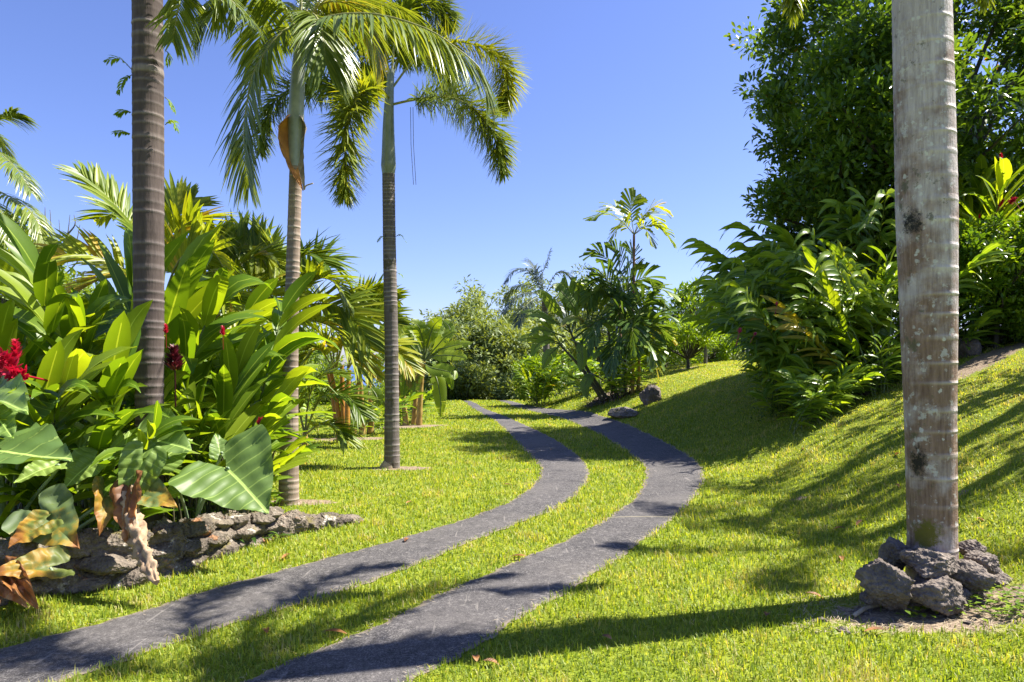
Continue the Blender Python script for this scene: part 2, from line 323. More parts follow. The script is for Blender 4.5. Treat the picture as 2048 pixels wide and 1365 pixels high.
def soilmask(x, y):
    m = np.zeros(np.shape(x))
    for cx, cy, rx, ry, r in SOIL:
        dx = x-cx; dy = y-cy; a = dx*math.cos(r)+dy*math.sin(r); b = -dx*math.sin(r)+dy*math.cos(r)
        m = np.maximum(m, np.clip(1.5-1.5*np.sqrt((a/rx)**2+(b/ry)**2), 0, 1))
    return m
h = M('lawn_ground'); c = h.pos(); u, v, t = h.attr()
f1 = h.noise(c, 1.1, 5, .6); f2 = h.noise(c, 38, 4, .7); f3 = h.noise(c, 9, 4)
gc = h.mix(f2, (.07, .11, .010), (.26, .31, .025)); gc = h.mix(h.ramp(f1, [(.4, 0.), (.65, .55)]), gc, (.28, .28, .035))
sc1 = h.mix(f3, (.10, .07, .05), (.30, .225, .16)); sc1 = h.mix(h.ramp(f2, [(.52, 0.), (.62, .8)]), sc1, (.44, .36, .25))
sf = h.ramp(h.math_('ADD', t, h.math_('MULTIPLY', h.math_('SUBTRACT', f3, .5), .9)), [(.38, 0.), (.55, 1.)])
ma['lawn'] = h.surf(h.prin(h.mix(sf, gc, sc1), .95, h.bump(f2, .6, .03), .15))
def cat(*a): return np.unique(np.round(np.concatenate(a), 4))
xs = cat(np.linspace(-700, -40, 14), np.linspace(-40, -8, 33), np.arange(-8, 11, .13), np.linspace(11, 40, 30), np.linspace(40, 700, 14))
ys = cat(np.linspace(-60, -4, 12), np.arange(-4, 2, .5), np.arange(2, 34, .14), np.linspace(34, 120, 44), np.linspace(120, 900, 20))
X, Y = np.meshgrid(xs, ys); mb = MB(); nx = len(xs)
Ag = np.zeros((X.size, 3)); Ag[:, 2] = soilmask(X, Y).ravel()
i = (np.arange(len(ys)-1)[:, None]*nx+np.arange(nx-1)[None]).ravel()
mb.add(np.stack([X, Y, H(X, Y)], -1), np.stack([i, i+1, i+nx+1, i+nx], -1), Ag)
tag(mb.build('lawn', ma['lawn']), 'sloping green lawn on both sides of the driveway', kind='structure')
h = M('sea_water'); c = h.pos()
ma['sea'] = h.surf(h.prin((.012, .07, .34), .25, h.bump(h.noise(c, .08, 4), .3, 1.)))
mb = MB(); sx = np.array([-30000, -3000, 3000, 30000.]); X, Y = np.meshgrid(sx, np.array([300, 3000, 35000.])); i = (np.arange(2)[:, None]*4+np.arange(3)[None]).ravel()
mb.add(np.stack([X, Y, X*0-40.], -1), np.stack([i, i+1, i+5, i+4], -1)); tag(mb.build('sea', ma['sea']), 'blue sea seen between the trunks', kind='structure')
h = M('driveway_asphalt'); c = h.pos(); u, v, t = h.attr()
sp = h.math_('ADD', h.math_('MULTIPLY', h.noise(c, 230, 2, .8), .55), h.math_('MULTIPLY', h.noise(c, 75, 3, .75), .45)); w = h.noise(c, 1.6, 5, .6); fine = h.vor(c, 95)
cc = h.ramp(sp, [(.40, (.011, .010, .011)), (.50, (.04, .0375, .039)), (.61, (.22, .205, .20))])
cc = h.mix(h.ramp(w, [(.38, 0.), (.62, .6)]), cc, (.10, .092, .09)); w2 = h.noise(c, 4.5, 5, .65); cc = h.mix(h.ramp(w2, [(.52, 0.), (.68, .5)]), cc, (.02, .019, .021)); st = h.noise(c, .55, 3); cc = h.mix(h.ramp(st, [(.5, 0.), (.62, .35)]), cc, (.13, .118, .108)) 
s3 = h.noise(c, 24, 5, .8); cc = h.mix(h.ramp(s3, [(.54, 0.), (.66, .75)]), cc, (.20, .185, .175)); cc = h.mix(h.ramp(s3, [(.34, .6), (.44, 0.)]), cc, (.012, .011, .012))
mp = h.node('Mapping'); h.link(c, mp.inputs[0]); mp.inputs['Rotation'].default_value = (0, 0, 1.1); mp.inputs['Scale'].default_value = (22, 1.6, 1)
sx_ = h.noise(mp.outputs[0], 1., 3, .6); cc = h.mix(h.ramp(sx_, [(.64, 0.), (.70, .5)]), cc, (.24, .22, .20))
ed = h.ramp(h.math_('ADD', h.math_('ABSOLUTE', h.math_('SUBTRACT', u, .5)), h.math_('MULTIPLY', h.math_('SUBTRACT', h.noise(c, 12, 4), .5), .09)), [(.44, 0.), (.485, .85)])
cc = h.mix(ed, cc, (.20, .165, .12))
cr = h.math_('LESS_THAN', h.math_('ABSOLUTE', h.math_('SUBTRACT', v, h.math_('ADD', 7.03, h.math_('MULTIPLY', h.math_('SUBTRACT', w, .5), .12)))), .018)
cc = h.mix(h.math_('MULTIPLY', cr, h.math_('MULTIPLY', t, .45)), cc, (.3, .27, .17))
ma['asphalt'] = h.surf(h.prin(cc, .85, h.bump(sp, .5, .006), .3))
for k, (a, b) in enumerate(((LL, LR), (RL, RR))):
    mb = MB(); yy, xl = a; xr = b[1]; n = len(yy); m = 14
    uu = np.linspace(0, 1, m); V = np.zeros((n, m, 3)); wig = .015*np.sin(yy*7)+.012*np.sin(yy*19+1)+.01*np.sin(yy*43)
    V[..., 0] = xl[:, None]+(xr-xl)[:, None]*uu+wig[:, None]*(uu-.5)[None]*2; V[..., 1] = yy[:, None]
    V[..., 2] = H(V[..., 0], V[..., 1])+.006+.012*(1-(2*uu-1)**6)[None]
    A = np.zeros((n, m, 3)); A[..., 0] = uu; A[..., 1] = yy[:, None]; A[..., 2] = k
    i = (np.arange(n-1)[:, None]*m+np.arange(m-1)[None]).ravel(); mb.add(V, np.stack([i, i+1, i+m+1, i+m], -1), A)
    tag(mb.build('driveway', ma['asphalt']), ('left' if k == 0 else 'right')+' asphalt wheel strip of the curving driveway', kind='structure')
# ------------------------------------------------------------------ grass
def in_strip(x, y, mar):
    return ((x > np.interp(y, *LL)+mar) & (x < np.interp(y, *LR)-mar)) | ((x > np.interp(y, *RL)+mar) & (x < np.interp(y, *RR)-mar))
N = 540000
q = rng.random(N); Y = (q*(math.sqrt(34)-math.sqrt(2.6))+math.sqrt(2.6))**2; X = (rng.random(N)*2-1)*(.80*Y+.5)
keep = (~in_strip(X, Y, .012) | (~in_strip(X, Y, .05) & (rng.random(N) < .3))) & (soilmask(X, Y)+rng.normal(size=N)*.16 < .42) & ~((X > 9) & (Y > 16)) & (X > -.62*Y-1.5)
X, Y = X[keep], Y[keep]; n = len(X)
pat = np.array([mnoise.noise((a*.9, b*.9, 3.)) for a, b in zip(X[::1], Y[::1])]) if n < 900000 else 0
th = rng.random(n)*2*np.pi; ti = np.abs(rng.normal(size=n))*.45
D = np.stack([np.cos(th)*np.sin(ti), np.sin(th)*np.sin(ti), np.cos(ti)], -1)
side = np.stack([-np.sin(th), np.cos(th), 0*th], -1); U = np.cross(side, D)
Lg = (.032+.044*rng.random(n)+.018*pat)*(1+.012*Y); slope = np.clip((X-3.4)/2, 0, 1)*np.clip((Y-4)/2, 0, 1); Lg *= 1-.35*slope
Wg = .0038+.00095*Y
pa2 = np.array([mnoise.fractal((a*2.6, b*2.6, 9.), 1., 2., 3) for a, b in zip(X, Y)])
Lg *= 1+.35*pa2; tn = np.clip(.47+.27*rng.normal(size=n)+.25*pat+.22*pa2+.5*(pa2 > .42)*rng.random(n)+.34*slope*rng.random(n), 0, 1)
mb = MB(); blades(mb, np.stack([X, Y, H(X, Y)-.004], -1), D, U, Lg, Wg, .3+.4*rng.random(n), 2, 0, 'grass', tn)
tag(mb.build('grass', ma['grass']), 'short bright green mown grass', kind='stuff')
# ------------------------------------------------------------------ rocks and wall
def ico(sub):
    import bmesh
    bm = bmesh.new(); bmesh.ops.create_icosphere(bm, subdivisions=sub, radius=1)
    V = np.array([v.co[:] for v in bm.verts]); Fq = np.array([[v.index for v in f.verts] for f in bm.faces]); bm.free(); return V, Fq
ICO = ico(5)
ICO4 = ico(4)
def rock(mb, c, size, seed, rough=.38, flat=None, detail=1., res=5):
    V, Fq = ICO if res == 5 else ICO4; o = Vector((seed*13.7, seed*3.1, seed*7.3)); rg_ = np.random.default_rng(int(seed)+900)
    pl = nrm(rg_.normal(size=(15, 3))); hk = .74+.30*rg_.random(15); dn = V@pl.T; base_r = np.min(np.where(dn > .15, hk[None]/np.maximum(dn, .15), 9), 1).clip(.55, 1.25)
    r = np.empty(len(V))
    for i, v in enumerate(V):
        p = Vector(v)
        r[i] = base_r[i]*(1+rough*.35*mnoise.fractal(p*1.3+o, 1., 2., 2)+rough*.30*detail*mnoise.fractal(p*6+o, .8, 2.1, 4)-rough*.22*detail*max(0, .35-mnoise.voronoi(p*6+o)[0][0])*2)
    W = V*r[:, None]*np.asarray(size)[None]*.5
    mb.add(W+np.asarray(c), Fq)
def rock_thing(name, c, size, seed, mat, label, cat='rock', group=None, rough=.38):
    mb = MB(); rock(mb, (0, 0, 0), size, seed, rough); o = mb.build(name, mat); o.location = c; o.rotation_euler[2] = seed*1.3
    return tag(o, label, cat, group)
base = (2.86, 4.62, .05)
RK = [((1772, 1165, 4.30), (.34, .34, .30), 'big dark rounded lava rock at the left of the pale palm foot'),
      ((1868, 1180, 4.28), (.36, .30, .27), 'large brown lava rock lying in front of the pale palm foot'),
      ((1868, 1122, 4.36), (.35, .26, .19), 'flat topped lava rock resting on the front rock against the trunk'),
      ((1936, 1150, 4.42), (.27, .24, .20), 'grey lava rock with a bright top at the right of the front rock'),
      ((1785, 1105, 4.62), (.22, .24, .24), 'tall dark lava rock behind the big left one beside the trunk'),
      ((1822, 1110, 4.40), (.15, .15, .13), 'small lava rock wedged between trunk and left rocks'),
      ((1972, 1118, 4.55), (.20, .2, .15), 'dark lava rock highest at the right of the trunk'),
      ((1948, 1092, 4.75), (.21, .2, .12), 'mossy lava rock behind the trunk on the right'),
      ((1990, 1160, 4.55), (.22, .24, .17), 'low lava rock at the far right end of the ring'),
      ((1925, 1190, 4.36), (.2, .18, .15), 'small shaded lava rock under the bright topped one'),
      ((1820, 1190, 4.4), (.22, .2, .16), 'shaded lava rock in the gap between the two front rocks'),
      ((1735, 1190, 4.36), (.14, .16, .12), 'little lava rock at the left foot of the ring')]
for k, (q, s, lab) in enumerate(RK):
    rock_thing('lava_rock', np.array(at(*q))-[.015*(q[0]-1862)/70, 0, .02], tuple(x*.87 for x in s), k+1, ma['lava'], lab, 'rock', 'lava rocks ringing the pale palm foot', .44)
p = hit(1300, 806); rock_thing('lawn_boulder', (p[0], p[1], p[2]+.14), (.52, .5, .52), 31, ma['lava'], 'upright dark boulder on the lawn right of the driveway', 'boulder')
p = hit(1250, 832); rock_thing('lawn_boulder', (p[0], p[1], p[2]+.06), (1.0, .5, .36), 45, ma['mossrock'], 'long flat mossy boulder beside the right wheel strip', 'boulder')
p = hit(1938, 712); rock_thing('slope_boulder', (p[0], p[1], p[2]+.1), (.4, .35, .45), 52, ma['lava'], 'shaded grey stone at the top of the slope right of the trunk', 'boulder')
for k in range(26):
    px, py = [(1690+rng.random()*360, 1195+rng.random()*55), (1600+rng.random()*200, 1230+rng.random()*40)][k % 4 == 3]
    p = hit(px, py); s = .025+.05*rng.random()**2
    mb = MB(); V, Fq = ICO
    rock_thing('loose_stone', (p[0], p[1], p[2]+.004), (s*1.4, s, s*.7), k+70, ma['lava'], 'small loose lava stone on the bare soil near the pale palm', 'stone', 'loose stones on the soil')
# stone wall: closed swept profile with stone bulges
def wall(path, tops, name, label):
    P = catmull(path, 330); T = nrm(np.gradient(P, axis=0)); Nn = np.stack([T[:, 1], -T[:, 0], 0*T[:, 0]], -1)   # towards the drive
    d = np.concatenate([[0], np.cumsum(np.linalg.norm(np.diff(P, axis=0), axis=1))]); s = d/d[-1]
    ht = np.interp(s, *tops); prof = []
    for q in np.linspace(0, 1, 26): prof.append((.5, q))
    for q in np.linspace(0, 1, 18)[1:]: prof.append((.5-q, 1.))
    for q in np.linspace(1, 0, 10)[1:]: prof.append((-.5, q))
    prof = np.array(prof); m = len(prof); V = np.zeros((len(P), m, 3)); wd = .30
    for i in range(len(P)):
        for j in range(m):
            a, b = prof[j]; rnd = 1-.25*b**4 if abs(a) == .5 else 1-.25
            q = P[i]+Nn[i]*(a*wd*(1-.15*b)) + np.array([0, 0, b*ht[i]-.05])
            nd = Vector((Nn[i][0], Nn[i][1], 0)) * (1 if a > 0 else -1 if a < 0 else 0)
            vq = Vector((d[i]*3.4, (b*ht[i])*4.2+a*2, a*3.))
            vd = mnoise.voronoi(vq)[0]; g = min(1, (vd[1]-vd[0])*3.0)
            fr = mnoise.fractal(vq*2.2, .8, 2.1, 4); of = .055*(g-.6)+.06*fr
            if abs(a) > .45 and b < .97: q = q+np.array(nd)*of
            else: q = q+np.array([0, 0, .7*of])+np.array(nd)*of*.4
            V[i, j] = q
    mb = MB(); i = (np.arange(len(P)-1)[:, None]*m+np.arange(m-1)[None]).ravel()
    mb.add(V, np.stack([i, i+m, i+m+1, i+1], -1)); mb.add(V[-1], np.arange(m)[None]); mb.add(V[0], np.arange(m)[::-1][None])
    k = 0; rw = np.random.default_rng(77)
    for cz in (.17, .5, .83):
        q = rw.uniform(0, .12)
        while q < d[-1]:
            w_ = rw.uniform(.20, .42); i_ = min(len(P)-1, np.searchsorted(d, q+w_/2)); hh = ht[i_]; t_ = T[i_]; k += 1
            sub = MB(); rock(sub, (0, 0, 0), (w_*1.12, .24, hh*.40), 300+k, .34, None, 1., 4); a_ = math.atan2(t_[1], t_[0])+rw.normal()*.08
            rm = np.array(Matrix.Rotation(a_, 3, 'Z') @ Matrix.Rotation(rw.normal()*.12, 3, 'Y')); c_ = P[i_]+Nn[i_]*(.10+.025*rw.normal()-.04*cz)+np.array([0, 0, hh*cz-.03])
            mb.add(sub.V[0]@rm.T+c_, sub.F[0]); q += w_*.93
    return tag(mb.build(name, ma['wallstone']), label, 'wall')
w0 = [at(-130, 1235, 4.3), at(110, 1190, 4.75), at(300, 1163, 5.05), at(440, 1112, 5.72), at(535, 1080, 6.2)]
w0 = [np.array([q[0]-.1, q[1]+.1, 0]) for q in w0]
wall(w0, ([0, .2, .38, .42, .6, .64, .8, .83, 1], [.42, .43, .44, .38, .40, .36, .35, .31, .30]), 'stone_wall', 'low mossy lava stone wall edging the planted bed beside the driveway')
mb = MB(); o0 = at(640, 1052, 6.75)
for k in range(7):
    q = at(560+k*24, 1060-k*2.5, 6.4+k*.09); rock(mb, (q[0], q[1], .07-.008*k), (.30-.012*k, .26, .28-.03*k), 90+k, .4)
tag(mb.build('rubble_bank', ma['wallstone']), 'low rubble bank tapering off the end of the stone wall', 'rubble bank')
# ------------------------------------------------------------------ palms
def trunk(mb, pts, rad, ring_sp, ridge=.012, ns=20, mat=0):
    L = np.linalg.norm(np.diff(np.asarray(pts), axis=0), axis=1).sum(); n = int(L/ring_sp*5)+2
    p = catmull(pts, n); s = np.linspace(0, 1, n); r = np.interp(s, np.linspace(0, 1, len(rad)), rad)
    ph = s*L/ring_sp+.25*np.sin(s*L*2.3)+.2*np.sin(s*L*7.1); ph = ph+.35*np.array([mnoise.noise((q*1.7, 5., L)) for q in ph]); fr = ph % 1; am = rng.random(int(ph.max())+3)[np.clip(ph.astype(int), 0, None)]
    rg = np.exp(-((fr-.12)/.12)**2)*(.25+.75*am); r = r*(1+ridge*6*(.5*rg-.2*fr*am))
    tube(mb, p, r, ns, ring=rg, mat=mat)
def frond(mb, pts, n, ll, lw, droop=.35, ang=60, plume=False, start=.14, prof='strip', t0=.5, tv=.22, r=.018, nseg=4, fold=.3, lift=.15, mats=(0, 1), jit=.08, hang=0., roll=0.):
    P = catmull(pts, 60); d = nrm(np.gradient(P, axis=0)); hv = P[-1]-P[0]; hv[2] = 0
    hv = hv/max(1e-6, np.linalg.norm(hv)); S = np.array([hv[1], -hv[0], 0.]) if np.linalg.norm(hv) > .1 else np.array([1., 0, 0])
    tube(mb, P[::3], np.linspace(r, r*.15, 20), 6, mat=mats[1])
    t = np.linspace(start, .985, n); t = np.concatenate([t, t+.3/n]); sd_ = np.concatenate([np.ones(n), -np.ones(n)])
    t = np.clip(t+rng.normal(size=2*n)*jit/n, start, .995)
    i = t*59; i0 = i.astype(int).clip(0, 58); f = (i-i0)[:, None]; Q = P[i0]*(1-f)+P[i0+1]*f; dd = nrm(d[i0]*(1-f)+d[i0+1]*f)
    Sv = nrm(S-dd*(dd@S)[:, None]); Uv = np.cross(Sv, dd); Sv, Uv = Sv*math.cos(roll)+Uv*math.sin(roll), Uv*math.cos(roll)-Sv*math.sin(roll); Uv = np.where(Uv[:, 2:] < 0, -Uv, Uv) if False else Uv
    a = np.radians(ang*(1-.45*t**2))+rng.normal(size=2*n)*jit
    if plume: ph = rng.random(2*n)*2*np.pi; out = Sv*np.cos(ph)[:, None]+Uv*np.sin(ph)[:, None]; a = a+rng.normal(size=2*n)*.2
    else: out = nrm(Sv*sd_[:, None]+Uv*(lift+rng.normal(size=2*n)*.12)[:, None]+np.array([0, 0, -1])*hang)
    D = dd*np.cos(a)[:, None]+out*np.sin(a)[:, None]
    env = (.45+.55*np.sin(np.pi*np.clip((t-start)/(1-start), 0, 1)**.75*.92))*np.where(t > .93, .75, 1)
    L = ll*env*(1+rng.normal(size=2*n)*.07)
    tn = np.clip(t0+tv*rng.normal(size=2*n)*.6+tv*(rng.random()-.5), 0, .985)
    Un = Uv if not plume else np.cross(np.cross(D, out), D)
    blades(mb, Q, D, Un, L, lw*(.8+.4*rng.random(2*n)), droop*(.7+.6*rng.random(2*n)), nseg, fold, prof, tn, mats[0])
def local(o, pts): return [np.asarray(p)-np.asarray(o) for p in pts]
def crown(mb, c, nf, L, elev0=70, elev1=-10, seed=0, arch=.9, **k):
    """fronds around a point c: spiral from upright to drooping"""
    c = np.asarray(c, float)
    for i in range(nf):
        az = i*2.399+seed; e = R(elev0+(elev1-elev0)*(i+.5)/nf+rng.normal()*5); hd = np.array([math.cos(az), math.sin(az), 0])
        p = [c]; q = c.copy(); ee = e
        for s in range(5):
            q = q+(hd*math.cos(ee)+np.array([0, 0, math.sin(ee)]))*L/5; p.append(q.copy()); ee -= arch*(.18+.10*s)
        frond(mb, p, **k)
# -- tall palm at left with dark ringed trunk
b = gp(303, 6.0)
P1 = thing('palm_tree', 'tall palm with thick dark ringed trunk rising out of the left bed', 'palm tree', b)
mb = MB(); top = np.array([-.05, 0, 6.6]); trunk(mb, [(0, 0, -.1), (-.02, 0, 1.5), (-.03, 0, 4), top], [.1, .107, .121, .126, .123, .112], .085, .013, 24)
mb.build('trunk', ma['dtrunk'], P1)
mb = MB(); crown(mb, top+[0, 0, .5], 9, 2.4, 78, 30, 1.9, .95, n=48, ll=.6, lw=.045, droop=.5)
for px in [(345, -60, 420, -40, 470, 10, 500, 40), (330, -50, 360, -20, 352, 40, 345, 78), (340, -90, 400, -60, 440, 0, 425, 30)]:
    frond(mb, [top+[0, 0, -.2]]+local(b, [at(px[i], px[i+1], 5.8) for i in (0, 2, 4, 6)]), n=46, ll=.36, lw=.026, droop=.45)
mb.build('crown', [ma['palm'], ma['rachis']], P1)
# -- second palm with brown sheath
b = gp(577, 7.8); Y2 = 7.8
P2 = thing('palm_tree', 'slender palm with brown trunk and a dead sheath hanging under its silver crownshaft', 'palm tree', b)
T2 = local(b, [at(577, 1020, Y2), at(580, 800, Y2), at(585, 560, Y2), at(592, 330, Y2)])
mb = MB(); trunk(mb, T2, [.118, .1, .086, .078, .073, .071], .075, .012, 20); mb.build('trunk', ma['btrunk'], P2)
mb = MB(); tube(mb, catmull(local(b, [at(592, 335, Y2), at(592, 230, Y2), at(598, 130, Y2), at(603, 60, Y2)]), 30), np.interp(np.linspace(0, 1, 30), [0, .3, .6, 1], [.075, .09, .078, .055]), 16); mb.build('crownshaft', ma['shaft'], P2)
mb = MB()  # sheath: a curved open shell
s = np.linspace(0, 1, 26)[:, None]; a = np.linspace(-1, 1, 15)[None]
wd = np.interp(s[:, 0], [0, .15, .5, .85, 1], [.085, .15, .125, .06, .014])[:, None]
ang = -.35+a*np.interp(s[:, 0], [0, .12, .5, 1], [2.6, 1.9, 1.5, 1.2])[:, None]
ctr = catmull(local(b, [at(591, 236, Y2-.02), at(585, 285, Y2-.07), at(594, 335, Y2-.08), at(609, 385, Y2-.08)]), 26)
rag = 1+.14*np.array([[mnoise.noise((q*9, c_*2., 1.)) for c_ in a[0]] for q in s[:, 0]])*(np.abs(a) > .5)
V = np.stack([ctr[:, 0:1]+wd*np.sin(ang)*rag, ctr[:, 1:2]+wd*np.cos(ang)*.75*rag-.05, ctr[:, 2:3]+.03*np.abs(a)*s], -1)+rng.normal(size=(26, 15, 3))*.002
i = (np.arange(25)[:, None]*15+np.arange(9)[None]).ravel(); mb.add(V, np.stack([i, i+1, i+16, i+15], -1))
i = (np.arange(25)[:, None]*15+np.arange(9, 14)[None]).ravel(); mb.add(V+[.004, -.004, 0], np.stack([i, i+1, i+16, i+15], -1), None, 1)
tube(mb, catmull(local(b, [at(609, 380, Y2-.1), at(612, 372, Y2-.12), at(626, 367, Y2-.14)]), 8), .008, 6, mat=1)
o = mb.build('sheath', [stalk_mat('orange_sheath', (.26, .10, .02), (.55, .26, .06), .7, 9), stalk_mat('grey_sheath_back', (.13, .10, .07), (.42, .35, .27), .8, 14)], P2); o['label'] = 'dead orange brown leaf sheath'
mb = MB(); KP = dict(n=78, ll=.66, lw=.036, droop=.5, tv=.3)
FR = [[(600, 110, 7.8), (578, 56, 7.5), (515, 130, 7.3), (492, 220, 7.25), (489, 300, 7.25), (500, 378, 7.3)],
      [(600, 90, 7.8), (640, 40, 7.3), (740, 28, 7.0), (845, 55, 6.9), (911, 95, 6.9), (962, 140, 6.95), (975, 190, 7.0)],
      [(600, 90, 7.8), (622, 30, 7.5), (640, 50, 7.3), (648, 90, 7.2), (652, 130, 7.2)],
      [(600, 80, 7.8), (560, 5, 7.6), (480, -20, 7.5), (420, 10, 7.4), (400, 45, 7.4)],
      [(600, 80, 7.8), (640, 10, 7.9), (700, 10, 8.1), (740, 60, 8.2), (760, 120, 8.2)],
      [(600, 70, 7.8), (600, -60, 7.9), (560, -150, 8.1), (500, -180, 8.4)], [(600, 70, 7.8), (640, -60, 8.2), (700, -120, 8.6), (780, -110, 9.)],
      [(600, 80, 7.8), (585, 10, 8.2), (540, 20, 8.8), (520, 80, 9.2), (515, 150, 9.4)],
      [(600, 80, 7.8), (650, 20, 8.3), (720, 0, 8.8), (800, 20, 9.2), (850, 70, 9.3)]]
for k, f in enumerate(FR): frond(mb, local(b, [at(*q) for q in f]), **{**KP, 't0': [.45, .5, .6, .5, .85, .5, .5, .4, .5][k], 'hang': [.1, .8, .3, .5, .3, 0, 0, .3, .4][k]})
mb.build('crown', [ma['palm'], ma['rachis']], P2)
# -- foxtail palm
b = gp(785, 10.6); Y3 = 10.6
P3 = thing('foxtail_palm', 'foxtail palm with grey ringed trunk standing alone on the left lawn', 'palm tree', b)
mb = MB(); trunk(mb, local(b, [at(784, 945, Y3), at(783, 700, Y3), at(779, 500, Y3), at(777, 345, Y3)]), [.125, .11, .105, .103, .098, .098], .072, .011, 20); mb.build('trunk', ma['gtrunk'], P3)
mb = MB(); tube(mb, catmull(local(b, [at(777, 350, Y3), at(777, 315, Y3), at(777, 250, Y3), at(779, 190, Y3), at(782, 140, Y3)]), 34), np.interp(np.linspace(0, 1, 34), [0, .15, .3, .6, 1], [.098, .118, .105, .08, .05]), 16); mb.build('crownshaft', ma['gshaft'], P3)
mb = MB(); tube(mb, local(b, [at(776, 948, Y3), at(779, 936, Y3), at(783, 925, Y3)]), [.16, .15, .12], 14)
rb = np.array(local(b, [at(783, 940, Y3)])[0])
aa = rng.random(110)*2*np.pi; Dr = np.stack([np.cos(aa), np.sin(aa), -.35+0*aa], -1)
blades(mb, rb+Dr*.08+[0, 0, .05], Dr, [0, 0, 1], .16+.13*rng.random(110), .022, .25, 3, .3, 'strip'); o = mb.build('root_flare', ma['straw'], P3); o['label'] = 'mat of pale dry roots'
mb = MB(); KF = dict(n=330, ll=.50, lw=.034, droop=.22, plume=True, ang=84, start=.2, nseg=3, r=.02, fold=.25)
FX = [[(782, 200, 10.6), (755, 175, 10.2), (715, 195, 9.9), (693, 260, 9.8), (690, 340, 9.8), (690, 400, 9.85)],
      [(782, 210, 10.6), (830, 200, 10.5), (900, 195, 10.3), (955, 225, 10.2), (990, 280, 10.2), (1008, 350, 10.2)],
      [(782, 180, 10.6), (830, 120, 10.7), (900, 85, 10.9), (965, 95, 11.), (1005, 130, 11.1), (1015, 175, 11.1), (1003, 222, 11.1)],
      [(782, 190, 10.6), (740, 170, 10.8), (680, 172, 11.), (610, 172, 11.2), (555, 195, 11.3), (530, 250, 11.3), (522, 310, 11.4)],
      [(782, 170, 10.6), (790, 80, 10.6), (810, 20, 10.8), (850, -5, 11.), (885, 20, 11.1), (900, 50, 11.2)],
      [(782, 170, 10.6), (740, 90, 10.8), (680, 40, 11.2), (620, 50, 11.5), (570, 90, 11.8)],
      [(782, 170, 10.6), (800, 110, 10.9), (850, 90, 11.5), (890, 130, 12.), (900, 190, 12.2)],
      [(782, 170, 10.6), (760, 60, 10.9), (720, 0, 11.2), (660, -20, 11.5)],
      [(782, 190, 10.6), (740, 150, 11.), (700, 170, 11.5), (680, 230, 11.8)]]
for k, f in enumerate(FX): frond(mb, local(b, [at(*q) for q in f]), **{**KF, 't0': [.62, .45, .6, .3, .35, .4, .35, .4, .35][k]})
mb.build('crown', [ma['foxtail'], ma['rachis']], P3)
mb = MB()
for x0 in (821, 826): tube(mb, local(b, [at(x0, 215, 10.5), at(x0+1, 290, 10.5), at(x0+6, 370, 10.5)]), .004, 4)
mb.build('dry_fibre', ma['dstalk'], P3)
# -- pale palm at right with rock ring
b = base; YR = 4.62
P4 = thing('palm_tree', 'stout pale palm trunk with lichen and dark moss in the right foreground', 'palm tree', b)
TP = local(b, [at(1862, 1215, YR), at(1864, 1080, YR), at(1858, 700, YR), at(1850, 300, YR), at(1843, 0, YR), at(1835, -500, YR)])
mb = MB(); n = 420; p = catmull(TP, n); zz = p[:, 2]
px_w = np.interp(zz, [0, .4, 1.2, 1.75, 2.6, 3.3, 4.1, 6], [118, 108, 112, 122, 134, 131, 128, 118])
r = px_w/F*YR*.5/1.23; sc_h = np.cumsum([.17, .15, .16, .13, .19, .15, .16, .14, .18, .13, .17, .15, .14, .16, .15, .17, .14, .16, .15, .13, .16, .15, .14, .15, .16, .15, .15, .14, .15, .15, .15, .15, .15, .15])
rg = np.zeros(n)
for q in sc_h: rg = np.maximum(rg, np.exp(-((zz-q)/.010)**2))
tube(mb, p, r*(1+.014*rg), 40, ring=rg)
def spot(px, py): q = at(px, py, YR-.105); return q-np.array(b)
SP = [(*spot(1815, 445), .075, 0), (*spot(1800, 640), .055, 0), (*spot(1803, 800), .055, 0), (*spot(1824, 925), .095, 0), (*spot(1822, 985), .06, 1), (*spot(1850, 1070), .085, 1), (*spot(1815, 1020), .07, 1), (*spot(1800, 480), .05, 0)]
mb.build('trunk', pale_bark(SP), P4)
mb = MB(); ct = p[-1]
for az, e, L in [(120, 20, 2.0), (95, 10, 2.3), (60, 15, 2.2), (20, 25, 2.3), (-30, 20, 2.3), (-80, 25, 2.3), (170, 15, 2.4), (215, 25, 2.4), (-120, 20, 2.2), (145, 55, 2.), (40, 60, 2.), (-60, 60, 2.), (250, 60, 2.)]:
    q = ct.copy(); ee = R(e); pp = [q.copy()]; hd = np.array([math.cos(R(az)), math.sin(R(az)), 0])
    for s in range(5): q = q+(hd*math.cos(ee)+np.array([0, 0, math.sin(ee)]))*L/5; pp.append(q.copy()); ee -= .26+.09*s
    frond(mb, pp, n=120, ll=.30, lw=.034, droop=.25, plume=True, ang=66, nseg=3, start=.16)
for f in [[(1700, -200, 5.6), (1620, -160, 5.6), (1592, -60, 5.6), (1588, 22, 5.6)], [(1900, -250, 5.8), (1960, -180, 5.8), (1975, -80, 5.8), (1968, 12, 5.8)]]:
    frond(mb, [ct]+local(b, [at(*q) for q in f]), n=120, ll=.24, lw=.03, droop=.3, plume=True, ang=55, nseg=3, start=.35)
mb.build('crown', [ma['foxtail'], ma['rachis']], P4)
